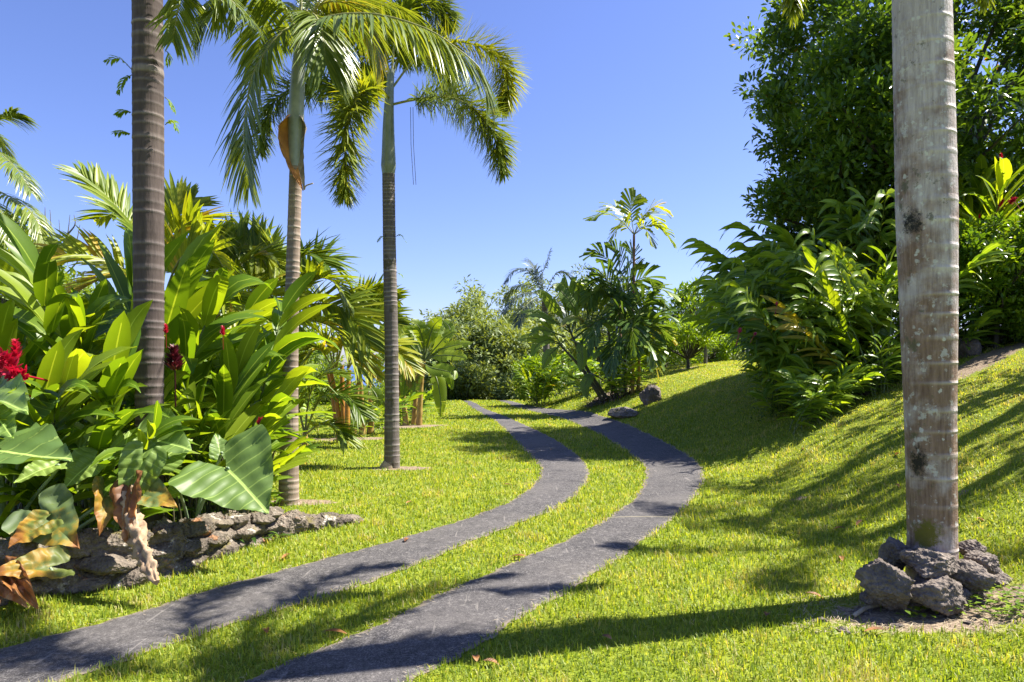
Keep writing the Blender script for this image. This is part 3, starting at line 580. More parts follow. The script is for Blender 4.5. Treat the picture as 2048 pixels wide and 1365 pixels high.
# -- palm at the left border, crown only in view
b = gp(-95, 13.)
P5 = thing('palm_tree', 'palm at the left border with drooping half yellow fronds', 'palm tree', b)
ct = np.array(local(b, [at(-80, 330, 13.)])[0]); mb = MB(); trunk(mb, [(0, 0, -.3), ct*.5+[.1, 0, 0], ct], [.16, .13, .11], .1); mb.build('trunk', ma['gtrunk'], P5)
mb = MB()
for f, t0 in [([(-20, 240, 12.9), (10, 235, 12.8), (30, 228, 12.8)], .3), ([(-20, 300, 12.8), (30, 335, 12.6), (62, 385, 12.5)], .5), ([(-30, 370, 12.7), (40, 405, 12.5), (75, 445, 12.4), (88, 490, 12.4)], .62), ([(-60, 380, 12.5), (0, 420, 12.2), (30, 480, 12.1)], .6), ([(-60, 250, 13.2), (-10, 270, 13.4), (20, 310, 13.6)], .4), ([(-150, 300, 13), (-250, 330, 12.8), (-300, 420, 12.6)], .5), ([(-90, 220, 13), (-130, 160, 13.2), (-200, 180, 13.4)], .5)]:
    frond(mb, [ct]+local(b, [at(*q) for q in f]), n=48, ll=.55, lw=.04, droop=.5, t0=t0, start=.3)
mb.build('crown', [ma['palm'], ma['rachis']], P5)
# -- clustering palms with broad leaflets behind the left bed
def cluster_palm(px, Y, label, fr, stems, mat, ll=.55, lw=.075, n=22, prof='strip', smat='gold', t0=.5, droop=.17, group=None, name='cluster_palm'):
    b = gp(px, Y); o = thing(name, label, 'palm', b, group)
    mb = MB()
    for s in stems:
        pp = catmull(local(b, [at(*q) for q in s]), 30); tube(mb, pp, np.linspace(.06, .04, 30)*(1+.05*np.sin(np.arange(30)*2.1)), 10)
    mb.build('stems', ma[smat], o)
    mb = MB()
    for f in fr:
        tt = t0 if len(f) == 1 or not isinstance(f[-1], float) else f[-1]; f = [q for q in f if not isinstance(q, float)]
        frond(mb, local(b, [at(*q) for q in f]), n=int(n*1.35), ll=ll*1.25, lw=lw*1.25, droop=droop, t0=tt-.1, tv=.35, prof=prof, start=.22, ang=52, nseg=4, fold=.35, lift=.3, r=.02, roll=rng.normal()*.6)
    mb.build('fronds', [ma[mat], ma['rachis']], o); return o
cluster_palm(330, 9.6, 'yellow green feather palm whose fronds rise around the dark trunk', [
  [(320, 620, 9.6), (280, 480, 9.5), (220, 400, 9.4), (160, 350, 9.3), .45], [(320, 620, 9.6), (250, 540, 9.2), (150, 510, 9.), (30, 535, 8.9), .82],
  [(320, 620, 9.6), (340, 490, 9.5), (390, 440, 9.4), (420, 470, 9.3), .6], [(320, 620, 9.6), (360, 520, 9.3), (420, 500, 9.1), (460, 560, 9.), .8],
  [(320, 620, 9.6), (280, 560, 9.2), (200, 560, 9.), (120, 610, 8.9), .85], [(320, 620, 9.6), (370, 570, 9.4), (440, 580, 9.3), (490, 650, 9.2), .8],
  [(320, 620, 9.6), (300, 500, 9.9), (250, 430, 10.1), (190, 440, 10.3), .6], [(320, 620, 9.6), (330, 480, 10), (350, 420, 10.2), (385, 400, 10.4), .6]],
  [[(335, 960, 9.6), (330, 800, 9.6), (320, 615, 9.6)], [(300, 960, 9.8), (305, 800, 9.8), (318, 620, 9.6)]], 'ypalm', .5, .06, 24, smat='orange')
cluster_palm(430, 11., 'feather palm with a stiff upright spear leaf behind the left bed', [
  [(430, 640, 11.), (432, 560, 11.), (430, 510, 11.), (428, 465, 11.), .5], [(430, 640, 11.), (470, 540, 10.9), (530, 510, 10.8), (560, 540, 10.7), .7],
  [(430, 640, 11.), (400, 560, 10.8), (340, 530, 10.6), (290, 570, 10.5), .7], [(430, 640, 11.), (480, 590, 10.6), (540, 590, 10.4), (580, 650, 10.3), .6],
  [(430, 640, 11.), (380, 600, 10.6), (330, 620, 10.4), (290, 690, 10.3), .75], [(430, 640, 11.), (450, 530, 11.3), (490, 490, 11.5), (530, 500, 11.7), .6]],
  [[(440, 900, 11.), (430, 640, 11.)], [(420, 900, 11.1), (428, 650, 11.)]], 'ypalm', .55, .07, 22)
cluster_palm(560, 11.5, 'dark green feather palm arching behind the slender brown trunk', [
  [(565, 650, 11.5), (575, 550, 11.4), (610, 510, 11.3), (650, 530, 11.2), .2], [(565, 650, 11.5), (610, 570, 11.1), (660, 560, 10.9), (700, 610, 10.8), .55],
  [(565, 650, 11.5), (540, 550, 11.5), (510, 500, 11.5), (470, 480, 11.5), .35], [(565, 650, 11.5), (520, 570, 11.3), (470, 540, 11.2), (420, 560, 11.1), .3],
  [(565, 650, 11.5), (560, 540, 11.7), (545, 500, 11.8), (520, 470, 11.9), .5], [(565, 650, 11.5), (620, 610, 11), (690, 620, 10.8), (740, 690, 10.7), .6],
  [(565, 650, 11.5), (600, 560, 11.8), (650, 520, 12), (690, 560, 12.2), .3], [(565, 650, 11.5), (610, 640, 10.8), (670, 660, 10.6), (720, 740, 10.5), .85]],
  [[(570, 890, 11.5), (566, 650, 11.5)], [(590, 890, 11.6), (570, 660, 11.5)]], 'ypalm', .6, .07, 24, t0=.4)
cluster_palm(685, 13.8, 'multi stemmed palm with orange crownshafts and bright yellow fronds', [
  [(670, 745, 13.8), (650, 680, 13.6), (610, 650, 13.5), (560, 670, 13.4), .7], [(670, 745, 13.8), (690, 680, 13.5), (740, 670, 13.4), (790, 720, 13.3), .95],
  [(695, 740, 13.8), (720, 660, 13.7), (760, 630, 13.6), (800, 650, 13.5), .5], [(670, 745, 13.8), (700, 640, 13.8), (730, 590, 13.8), (770, 580, 13.8), .3],
  [(670, 745, 13.8), (680, 690, 13.3), (710, 690, 13.1), (745, 750, 13.), .93], [(670, 745, 13.8), (640, 700, 13.4), (610, 720, 13.2), (590, 780, 13.1), .9],
  [(670, 745, 13.8), (660, 650, 14), (640, 600, 14.2), (600, 590, 14.3), .4], [(695, 740, 13.8), (710, 640, 14), (750, 600, 14.2), (790, 600, 14.4), .4], [(695, 740, 13.8), (730, 690, 13.5), (780, 690, 13.4), (825, 740, 13.3), .92]],
  [[(685, 892, 13.8), (672, 800, 13.8), (660, 735, 13.8)], [(690, 892, 13.8), (685, 800, 13.8), (684, 730, 13.8)], [(695, 893, 13.7), (695, 800, 13.7), (699, 740, 13.7)], [(680, 890, 13.9), (664, 780, 13.9), (655, 740, 13.9)]], 'ypalm', .5, .07, 26, smat='orange', droop=.16)
cluster_palm(610, 11.2, 'low dark palm sapling behind the slender brown trunk', [
  [(610, 870, 11.2), (640, 800, 11.), (690, 790, 10.9), (725, 830, 10.8), .2], [(610, 870, 11.2), (620, 790, 11.2), (650, 750, 11.2), (690, 750, 11.2), .2],
  [(610, 870, 11.2), (640, 850, 10.8), (670, 855, 10.7), (690, 880, 10.6), .45], [(610, 870, 11.2), (590, 800, 11.2), (560, 780, 11.2), (520, 800, 11.2), .2]],
  [[(610, 905, 11.2), (610, 865, 11.2)]], 'ypalm', .42, .04, 26)
# ------------------------------------------------------------------ bananas
def paddle(mb, pts, W, t0=.5, tears=7, mats=(0, 1), r=.025, stalk=.18, tent=-.3):
    """a banana type leaf: a ribbon along a curve, split into lobes"""
    P = catmull(pts, 44); d = nrm(np.gradient(P, axis=0)); hv = P[-1]-P[0]; hv[2] = 0; hv /= max(1e-6, np.linalg.norm(hv))
    fN = nrm(np.array([.5*rng.normal(), -1, .35+.45*rng.random()])); fN = fN if abs(hv[0]) > .35 or abs(d[30, 2]) > .75 else np.array([0, 0, 1.]); S = nrm(np.cross(d, fN)); up_ = np.cross(S, d); s = np.linspace(0, 1, 44); k0 = int(stalk*44)
    tube(mb, P[::2], np.linspace(r, r*.2, 22), 6, mat=mats[1])
    for sd_ in (1, -1):
        cuts = np.sort(np.concatenate([[k0, 43], rng.integers(k0+3, 42, tears)])).astype(int); cuts = np.unique(cuts)
        for a, b in zip(cuts[:-1], cuts[1:]):
            i = np.arange(a, b+1); q = (s[i]-s[k0])/(1-s[k0]); w = W*.5*PROF['paddle'](q)
            dz = rng.normal()*.18-.12; V = []
            m = 5
            for j in range(m):
                f = j/(m-1); gap = np.where((i == a) | (i == b), .96, 1.) if b-a > 1 else 1.
                ind = np.clip(i+0, 0, 43)
                mid = P[i].mean(0); sh = (P[i]-mid)*(1-.10*f*(tears > 0))+mid
                V.append(sh+S[i]*sd_*(w*f)[:, None]*.93+up_[i]*((.2*f+(dz-.1)*f*f)*w)[:, None]+d[i]*(.25*w*f)[:, None])
            V = np.stack(V, 1); A = np.zeros(V.shape); A[..., 0] = .5+sd_*.5*np.linspace(0, 1, m)[None]; A[..., 1] = s[i][:, None]; A[..., 2] = np.clip(t0+rng.normal()*.06, 0, 1)
            ii = (np.arange(len(i)-1)[:, None]*m+np.arange(m-1)[None]).ravel(); mb.add(V, np.stack([ii, ii+1, ii+m+1, ii+m], -1), A, mats[0])
def banana(px, Y, label, stems, leaves, W=.40, mat='banana', smat='gold', tears=8, name='banana_plant', cat='banana plant', extra=None, rs=.085):
    b = gp(px, Y); o = thing(name, label, cat, b)
    for s in stems:
        mb = MB(); pp = catmull(local(b, [at(*q) for q in s]), 26); tube(mb, pp, np.interp(np.linspace(0, 1, 26), [0, .3, 1], [rs, rs*.8, rs*.45])*(1+.06*np.sin(np.arange(26)*1.7)), 12); mb.build('stem', ma[smat], o)
    for f in leaves:
        t0 = f[-1]; mb = MB(); paddle(mb, local(b, [at(*q) for q in f[:-1]]), W*(.85+.3*rng.random()), t0, tears, r=.022); mb.build('leaf', [ma[mat], ma['stalk']], o)
    if extra: extra(o, b)
    return o
Y = 18.
def bunch(pts):
    def f(o, b):
        mb = MB(); q = local(b, [at(*p) for p in pts]); Pq = catmull(q, 60)
        a = rng.random(60)*2*np.pi; D = np.stack([np.cos(a), np.sin(a), .5+0*a], -1); blades(mb, Pq, D, [0, 0, 1], .13, .05, -.3, 3, .5, 'ovate', .3); tube(mb, Pq, .03, 6); mb.build('fruit_bunch', ma['under'], o)
    return f
banana(845, Y, 'banana plant with a big torn leaf reaching right over the lawn', [[(838, 850, Y), (842, 780, Y), (848, 720, Y)], [(828, 848, Y+.2), (832, 790, Y+.2), (835, 740, Y+.2)]],
  [[(848, 722, Y), (880, 700, Y-.3), (915, 690, Y-.4), (945, 686, Y-.5), .7], [(848, 722, Y), (875, 712, Y-.6), (910, 712, Y-.8), (935, 718, Y-1), .75], [(848, 720, Y), (850, 680, Y), (842, 655, Y), (832, 642, Y), .45],
   [(848, 720, Y), (865, 680, Y+.2), (875, 660, Y+.4), (872, 645, Y+.5), .6], [(848, 720, Y), (880, 690, Y+.4), (900, 660, Y+.7), (885, 640, Y+.9), .4], [(848, 720, Y), (820, 690, Y-.2), (800, 680, Y-.4), (785, 700, Y-.5), .5],
   [(848, 720, Y), (858, 680, Y-.1), (868, 652, Y-.1), (884, 636, Y-.2), .75], [(848, 720, Y), (845, 680, Y-.2), (838, 655, Y-.3), (822, 640, Y-.4), .7], [(848, 722, Y), (872, 695, Y-.2), (893, 672, Y-.3), (912, 664, Y-.4), .65], [(846, 725, Y), (870, 750, Y-.7), (880, 790, Y-.9), (882, 835, Y-1), .6], [(846, 725, Y), (860, 735, Y-.8), (900, 745, Y-1), (910, 760, Y-1.1), .55], [(846, 725, Y), (825, 735, Y-.5), (812, 760, Y-.6), (805, 800, Y-.7), .3], [(846, 722, Y), (835, 690, Y+.6), (815, 660, Y+.9), (800, 650, Y+1), .35], [(846, 722, Y), (870, 730, Y+.5), (895, 750, Y+.8), (905, 780, Y+.9), .3], [(842, 740, Y), (838, 720, Y-.5), (836, 745, Y-.6), (838, 770, Y-.6), .97]], extra=bunch([(868, 712, Y-.3), (876, 722, Y-.3), (878, 735, Y-.3)]))
banana(805, Y, 'banana plant half hidden by the foxtail palm trunk', [[(812, 856, Y), (806, 790, Y), (800, 735, Y)], [(795, 858, Y), (797, 800, Y), (795, 745, Y)]],
  [[(800, 735, Y), (790, 690, Y), (770, 655, Y), (765, 690, Y-.3), .4], [(800, 735, Y), (815, 690, Y), (825, 660, Y), (832, 690, Y-.3), .5], [(800, 735, Y), (770, 720, Y-.2), (745, 730, Y-.3), (735, 770, Y-.4), .5], [(800, 735, Y), (805, 670, Y+.2), (800, 640, Y+.3), (790, 632, Y+.4), .45],
   [(800, 735, Y), (820, 745, Y-.5), (830, 770, Y-.6), (828, 800, Y-.7), .25], [(800, 735, Y), (780, 700, Y+.4), (760, 670, Y+.6), (745, 680, Y+.7), .3], [(800, 740, Y), (812, 735, Y-.5), (816, 755, Y-.6), (818, 780, Y-.6), .97]])
Y = 15.4
banana(712, Y, 'pair of golden banana stems behind the orange palm', [[(705, 872, Y), (712, 800, Y), (718, 745, Y)], [(725, 870, Y+.1), (723, 810, Y+.1), (722, 760, Y+.1)], [(742, 866, Y+.3), (742, 820, Y+.3), (738, 750, Y+.3)]],
  [[(718, 745, Y), (735, 700, Y), (760, 690, Y-.2), (770, 720, Y-.3), .5], [(720, 755, Y), (745, 780, Y-.3), (755, 800, Y-.4), (748, 815, Y-.4), .2], [(720, 750, Y), (700, 690, Y), (690, 660, Y), (700, 650, Y), .5], [(720, 750, Y), (740, 740, Y-.4), (765, 750, Y-.5), (775, 775, Y-.6), .3],
   [(720, 760, Y), (695, 770, Y-.3), (685, 800, Y-.4), (688, 830, Y-.4), .55], [(738, 750, Y), (745, 690, Y+.3), (735, 650, Y+.4), (720, 640, Y+.5), .4], [(738, 755, Y), (765, 800, Y), (772, 815, Y), (768, 835, Y), .3]], W=.34, rs=.085, extra=bunch([(622, 745, Y-1.2), (629, 765, Y-1.2), (632, 790, Y-1.2)]) if False else bunch([(743, 735, Y), (742, 750, Y-.1), (740, 770, Y-.1)]))
# ------------------------------------------------------------------ gingers
def shoot_mesh(name, hgt, lean, n, L, W, droop, mat, curve=1.6, a0=62, a1=14, fold=.3, smat='stalk', t0=.5, tv=.25, start=.28, r=.014, nseg=6):
    mb = MB(); s = np.linspace(0, 1, 26); P = np.stack([lean*s**curve, .04*np.sin(s*5+hgt), hgt*(s-.12*lean/hgt*s**2.5)], -1); d = nrm(np.gradient(P, axis=0))
    tube(mb, P, np.linspace(r, r*.35, 26), 7, mat=1)
    t = np.linspace(start, 1, n)+rng.normal(size=n)*.01; t = np.clip(t, 0, 1); i = np.clip((t*25).astype(int), 0, 25)
    sg = np.where(np.arange(n) % 2, 1., -1.); ph = rng.normal(size=n)*.35; out = np.stack([.25+np.sin(ph)*.6, sg*np.cos(ph), 0*ph], -1)
    a = np.radians(a0+(a1-a0)*t**1.4+rng.normal(size=n)*6); D = d[i]*np.cos(a)[:, None]+nrm(out)*np.sin(a)[:, None]
    U = d[i]*1.0-D*.2
    Ln = L*(.62+.5*np.sin(np.pi*np.clip(t*.9, 0, 1))*.9)*(1+rng.normal(size=n)*.08); Ln = np.minimum(Ln, L*1.15)
    blades(mb, P[i], D, U, Ln, W*(.85+.3*rng.random(n)), droop*(.5+rng.random(n)), nseg, fold, 'lance', np.where(rng.random(n) < .012, 1., np.clip(t0+tv*rng.normal(size=n)+.18*(t-.5), 0, .93)), 0, wav=.025)
    return mb.mesh(name, [ma[mat], ma[smat]])
def flower_mesh(name, L, r, n, mat, bl=.05):
    mb = MB(); s = rng.random(n); P = np.stack([0*s, 0*s, L*s], -1); a = rng.random(n)*2*np.pi
    D = np.stack([np.cos(a), np.sin(a), .6+0*a], -1); blades(mb, P+nrm(D)*r*.3*(1-.5*s)[:, None], D, [0, 0, 1], bl*(.7+.6*rng.random(n))*(1.1-.6*s), .018, -.25, 3, .4, 'ovate', None)
    tube(mb, np.array([[0, 0, -.25], [0, 0, 0], [0, 0, L]]), .006, 6, tint=.1); return mb.mesh(name, ma[mat])
GS = [shoot_mesh('leafy_stem', 1.35+.12*k, .16+.06*k, 15+k, .68, .18, .26+.06*k, 'ginger', a0=60, a1=16, t0=.5+.06*(k % 3-1)) for k in range(5)]
SG = [shoot_mesh('leafy_stem', 2.1+.15*k, .75+.2*k, 24+k, .68, .145, .46+.08*k, 'shell', 2.0, 68, 18, t0=.47+.08*(k % 3)) for k in range(5)]
SH = [shoot_mesh('leafy_stem', .75+.1*k, .25+.08*k, 13, .40, .09, .35, 'shell', 1.8, 70, 22, t0=.55, r=.008) for k in range(3)]
YG = [shoot_mesh('leafy_stem', 1.7, .7+.3*k, 15, .52, .1, .3, 'yginger', 2.0, 66, 20, t0=.5) for k in range(2)]
BG = [shoot_mesh('leafy_stem', 1.9, .4, 15, .55, .11, .25, 'ginger', 1.8, 64, 16, t0=.75) for k in range(1)]
FL = flower_mesh('flower_head', .16, .03, 120, 'red', .06); FM = flower_mesh('flower_head', .17, .06, 170, 'maroon', .075); FP = flower_mesh('flower_head', .1, .03, 60, 'pink', .06)
def clump(name, label, c, shoots, protos, flowers=(), group=None, cat='ginger plant'):
    """shoots: (dx, dy, azimuth deg, extra tilt deg, scale)"""
    o = thing(name, label, cat, c, group)
    for k, (dx, dy, az, ti, s) in enumerate(shoots):
        z = Hs(c[0]+dx, c[1]+dy)-c[2]
        part('leafy_stem', protos[k % len(protos)], o, (dx, dy, z-.02), (0, R(ti), R(az)), s)
    for (q, me, s, tilt) in flowers:
        part('flower_head', me, o, np.asarray(q)-np.asarray(c), (R(tilt), R(tilt*.4), 0), s, None)
    return o
def rs(n, rx, ry, s0, s1, az0=0, az1=360, ti=8):
    return [(rng.uniform(-rx, rx), rng.uniform(-ry, ry), rng.uniform(az0, az1), rng.uniform(-2, ti), rng.uniform(s0, s1)) for _ in range(n)]
def near(px, Y): return gp(px, Y)
RG = 'red ginger clumps in the left bed'
clump('ginger_plant', 'red ginger with a fat crimson flower at the left border', near(40, 5.25), [(.0, .0, 30, 0, 1.08), (-.15, .1, 200, 6, 1.0), (.1, -.05, -20, 6, .98), (.12, .12, -50, 10, .85), (-.35, .2, 100, 5, .9), (.1, -.1, -110, 14, .7), (-.3, -.1, 250, 12, .75)], GS,
  [(at(28, 745, 4.98), FL, 1.5, 55), (at(52, 752, 4.98), FL, 1.3, 80), (at(32, 722, 5.0), FL, .9, 5), (at(0, 752, 4.98), FL, 1.3, -60)], RG)
clump('ginger_plant', 'tall red ginger shoot with fanned glossy leaves before the dark trunk', near(190, 5.5), [(0, -.1, 20, 0, 1.22), (-.12, .1, 170, 6, .95), (.15, .15, 80, 8, .9), (.0, .25, -60, 10, .85), (.2, -.1, -30, 12, .68), (-.2, -.15, -140, 10, .65)], GS, (), RG)
clump('ginger_plant', 'dark leaved tall ginger behind the fanned red ginger', near(215, 6.9), [(0, 0, 80, 2, 1.85), (.15, .1, 20, 3, 1.7), (-.25, 0, 160, 4, 1.6), (.35, .2, -10, 6, 1.4), (-.1, .3, 250, 4, 1.3), (-.5, .1, 180, 8, 1.15)], GS, (), RG)
clump('ginger_plant', 'red ginger beside the maroon flower head right of the dark trunk', near(425, 6.6), [(0, 0, -20, 4, 1.16), (-.15, .1, 150, 4, 1.1), (.15, -.15, 10, 12, .95), (-.1, -.1, -130, 8, .8), (.1, .25, 60, 4, 1.25), (.0, -.2, -70, 12, .8), (-.15, .35, 100, 4, 1.15)], GS,
  [(at(350, 745, 5.6), FM, 1.15, 8), (at(446, 672, 5.8), FL, .5, 20), (at(332, 668, 5.9), FL, .5, 10)], RG)
clump('ginger_plant', 'red ginger leaning over the slender brown trunk', near(448, 7.5), [(0, 0, 20, 6, 1.22), (.05, .15, 60, 4, 1.12), (-.15, .1, 150, 6, 1.15), (.0, -.2, -40, 10, 1.0), (-.1, -.2, -100, 12, .9), (-.3, .2, 200, 6, 1.1)], GS,
  [(at(535, 848, 6.7), FL, .9, 60), (at(520, 855, 6.7), FL, .8, -50), (at(540, 842, 6.7), FL, .7, 10), (at(502, 905, 6.0), FL, .7, 30), (at(528, 932, 6.1), FL, .7, 60)], RG)
clump('ginger_plant', 'shaded ginger filling the gap behind the crimson flower', near(90, 6.6), rs(11, .55, .35, .95, 1.4), GS, (), RG)
clump('ginger_plant', 'shaded ginger filling the gap behind the dark ringed trunk', near(355, 8.3), rs(14, .8, .35, 1.0, 1.45), GS, (), RG)
clump('ginger_plant', 'yellowish drooping ginger by the foot of the slender brown trunk', near(500, 6.6), [(-.1, -.1, -60, 30, .5), (-.35, 0, 20, 30, .6), (-.3, .1, -20, 36, .65)], [BG[0]], (), RG)
# bare canes of the bed
mb = MB()
for k in range(150):
    px = rng.uniform(-20, 540); Y = rng.uniform(6.1, 8.2)-.75*(1-px/540); x, y, z = gp(px, Y); h_ = rng.uniform(.5, 1.0); l = rng.normal(size=2)*.14
    tube(mb, catmull([(x, y, z-.05), (x+l[0]*.3, y+l[1]*.3, z+h_*.5), (x+l[0], y+l[1], z+h_)], 6), rng.uniform(.006, .012), 5)
tag(mb.build('ginger_canes', ma['dstalk']), 'thicket of thin dark ginger canes in the shade of the left bed', 'canes', None, 'stuff')
mb = MB(); n = 1500; px = rng.uniform(-60, 560, n); Y = rng.uniform(6.05, 8.4, n)-.8*(1-px/560); x = (px-1024)/F*Y
a = rng.random(n)*2*np.pi; blades(mb, np.stack([x, Y, H(x, Y)+rng.random(n)*.1], -1), np.stack([np.cos(a), np.sin(a), .2+rng.random(n)], -1), [0, 0, 1], rng.uniform(.08, .22, n), .05, .4, 3, .3, 'lance')
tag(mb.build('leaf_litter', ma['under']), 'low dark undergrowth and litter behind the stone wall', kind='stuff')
# ------------------------------------------------------------------ elephant ears
def taro(mb, o, D, Nn, L, W, mat=0, cup=.12, drp=.25, ripple=.022, t=.5, seed=0, crump=.035):
    D = nrm(np.asarray(D, float)); Nn = np.asarray(Nn, float); S = nrm(np.cross(D, Nn)); Nn = np.cross(S, D)
    nv, nu = 50, 12; v = np.linspace(0, 1, nv); nt = .26
    xo = np.interp(v, [0, .04, .12, .26, .45, .7, .88, .96, 1], [.30, .60, .86, 1., .93, .62, .28, .11, 0.]); xi = np.where(v < nt, .30*(1-v/nt)**1.0, 0)
    for sd_ in (1, -1):
        f = np.linspace(0, 1, nu)[None]; x = xi[:, None]+(xo-xi)[:, None]*f; y = (v[:, None]-nt)+0*f-.10*x*(v[:, None] > .0)
        q = v[:, None]-.30*x
        z = cup*x**1.6-drp*np.clip(y, 0, 1)**2-.1*np.clip(-y, 0, 1)*x+ripple*np.abs(np.sin(q*7*np.pi))*np.minimum(1, x*4)+.03*np.sin(q*15+seed)*f**2
        if crump: z = z+crump*np.array([[mnoise.noise((a*3+seed, b*3, seed)) for a, b in zip(r1, r2)] for r1, r2 in zip(x, y)])
        V = np.asarray(o)+S*(sd_*x*W*.5)[..., None]+D*(y*L)[..., None]+Nn*(z*L)[..., None]
        A = np.zeros(V.shape); A[..., 0] = .5+sd_*.5*x; A[..., 1] = v[:, None]; A[..., 2] = t
        i = (np.arange(nv-1)[:, None]*nu+np.arange(nu-1)[None]).ravel(); Q = np.stack([i, i+1, i+nu+1, i+nu], -1)
        mb.add(V, Q if sd_ > 0 else Q[:, ::-1], A, mat)
def ear_plant(label, px, Y, leaves, k=.8):
    b = gp(px, Y); o = thing('elephant_ear_plant', label, 'elephant ear plant', b, 'elephant ear plants behind the stone wall')
    for (q, tip, Nn, wr, mat, lab, t, kw) in leaves:
        O = np.array(at(*q)); Tp = np.array(at(*tip)); L = np.linalg.norm(Tp-O)/.78*k
        mb = MB(); taro(mb, O-np.array(b), Tp-O, Nn, L, L*wr, t=t, seed=q[0]*.1, **kw); lf = mb.build('leaf', ma[mat], o)
        if lab: lf['label'] = lab
        mb = MB(); e = O-np.array(b); tube(mb, catmull([(0, 0, -.03), (e[0]*.35, e[1]*.4, e[2]*.55), e+np.array([0, .02, -.04]), e], 20), np.linspace(.017, .008, 20), 8); mb.build('petiole', ma['petiole'], lf)
    return o
UP = (0.15, -.65, .8); FC = (.25, -.9, .35)
ear_plant('elephant ear with broad veined leaves spread over the middle of the wall', 215, 5.6, [
  ((185, 925, 5.1), (105, 985, 4.85), (.1, -.75, .7), .95, 'taro', None, .75, {}), ((195, 900, 5.3), (175, 830, 5.55), (.1, -.8, .5), 1.0, 'taro', None, .7, {}),
  ((290, 880, 5.3), (395, 885, 5.0), (.1, -.7, .7), .95, 'taro', None, .45, {}), ((300, 905, 5.15), (215, 960, 5.0), (.3, -.75, .6), .9, 'taro', None, .85, {}), ((250, 895, 5.35), (262, 845, 5.5), (.2, -.8, .5), 1., 'taro', None, .8, {}), ((330, 915, 5.3), (400, 860, 5.5), (.2, -.8, .55), .95, 'taro', None, .6, {}), ((140, 900, 5.2), (80, 870, 5.2), (.2, -.7, .65), .9, 'taro', None, .7, {}),
  ((275, 985, 4.95), (372, 1010, 4.8), (.2, -.7, .7), .7, 'yellowing', 'pale leaf with a yellow brown edge', .5, {})])
ear_plant('elephant ear whose one big leaf hangs tip down before the slender trunk', 385, 6.0, [
  ((452, 935, 5.5), (560, 1040, 5.2), (.45, -.8, .35), 1.15, 'taro', None, .3, dict(cup=.16)), ((440, 905, 5.8), (432, 850, 5.9), (.6, -.6, .3), .8, 'taro', None, .35, {}), ((360, 985, 5.4), (300, 1000, 5.2), (0, -.5, .9), .8, 'taro', None, .8, {})])
ear_plant('elephant ear with shaded dark leaves at the left border', 20, 5.2, [
  ((-50, 905, 4.5), (205, 900, 4.2), (-.05, -.25, .95), .75, 'taro', None, .1, dict(cup=.1, drp=.1)), ((60, 800, 4.9), (25, 890, 4.8), (.2, -.85, .3), 1.2, 'taro', None, .05, {}), ((-40, 800, 4.7), (68, 785, 4.2), (.0, -.35, .92), .6, 'taro', None, .6, {}),
  ((-10, 830, 4.6), (30, 880, 4.4), (.3, -.8, .5), .8, 'taro', None, .4, {}), ((110, 930, 4.9), (0, 965, 4.6), (.1, -.7, .7), .7, 'taro', None, .85, {})])
ear_plant('dying elephant ear with orange and brown leaves slumped over the wall', 90, 5.0, [
  ((85, 1030, 4.7), (170, 1105, 4.5), (.3, -.8, .5), .85, 'yellowing', 'half green leaf browning from the tip', .5, dict(crump=.06)), ((85, 1050, 4.6), (-10, 1100, 4.35), (-.1, -.8, .55), .9, 'browning', 'yellow and orange leaf', .5, dict(crump=.07)),
  ((100, 1135, 4.45), (-60, 1140, 4.1), (0, -.75, .65), .6, 'browning', 'mottled orange leaf lying on the wall foot', .5, dict(crump=.05)), ((10, 1150, 4.35), (55, 1225, 4.15), (.3, -.8, .4), .6, 'brown', 'shrivelled brown leaf on the grass', .5, dict(crump=.14)),
  ((215, 985, 4.9), (200, 1085, 4.6), (.6, -.8, .1), .5, 'browning', 'narrow yellow leaf hanging over the wall', .5, dict(crump=.1)), ((262, 985, 4.85), (240, 1120, 4.55), (-.2, -.9, .2), .5, 'brown', 'hanging orange brown leaf', .5, dict(crump=.1)),
  ((30, 1160, 4.3), (85, 1225, 4.1), (.1, -.6, .8), .35, 'brown', 'curled dry leaf end on the grass', .5, dict(crump=.16))])
b = gp(265, 4.95); o = thing('dead_leaf', 'long rolled tan dead leaf draped over the wall to the grass', 'dead leaf', b)
mb = MB(); pp = catmull(local(b, [at(262, 965, 4.95), at(258, 1010, 4.85), at(272, 1070, 4.7), at(292, 1120, 4.6), at(312, 1165, 4.5)]), 60); n = 60
r = np.interp(np.linspace(0, 1, n), [0, .1, .5, .85, 1], [.02, .04, .05, .036, .018])
tube(mb, pp, r*1.15, 24); V = mb.V[0].reshape(60, 24, 3); th = np.linspace(0, 2*np.pi, 24, endpoint=False)[None]; sq = np.linspace(0, 1, 60)[:, None]
fac = 1+.22*np.sin(3*th+7*sq)+.16*np.sin(7*th-11*sq)+.10*np.sign(np.sin(60*sq+3*np.sin(th)))
nz = np.array([[mnoise.fractal(Vector(q)*22, .8, 2., 3) for q in rw] for rw in V]); V[:] = pp[:, None]+(V-pp[:, None])*(fac+.55*nz)[..., None]*np.array([1, .75, 1])
mb.build('rolled_blade', stalk_mat('tan_dead_leaf', (.20, .125, .07), (.46, .33, .21), .85, 22), o)
mb = MB(); taro(mb, local(b, [at(285, 925, 4.95)])[0], local((0, 0, 0), [at(262, 985, 4.9)-at(285, 925, 4.95)])[0], (.4, -.8, .2), .5, .3, t=.6, crump=.08); lf = mb.build('upper_blade', ma['taro'], o); lf['label'] = 'still green upper part of the leaf'
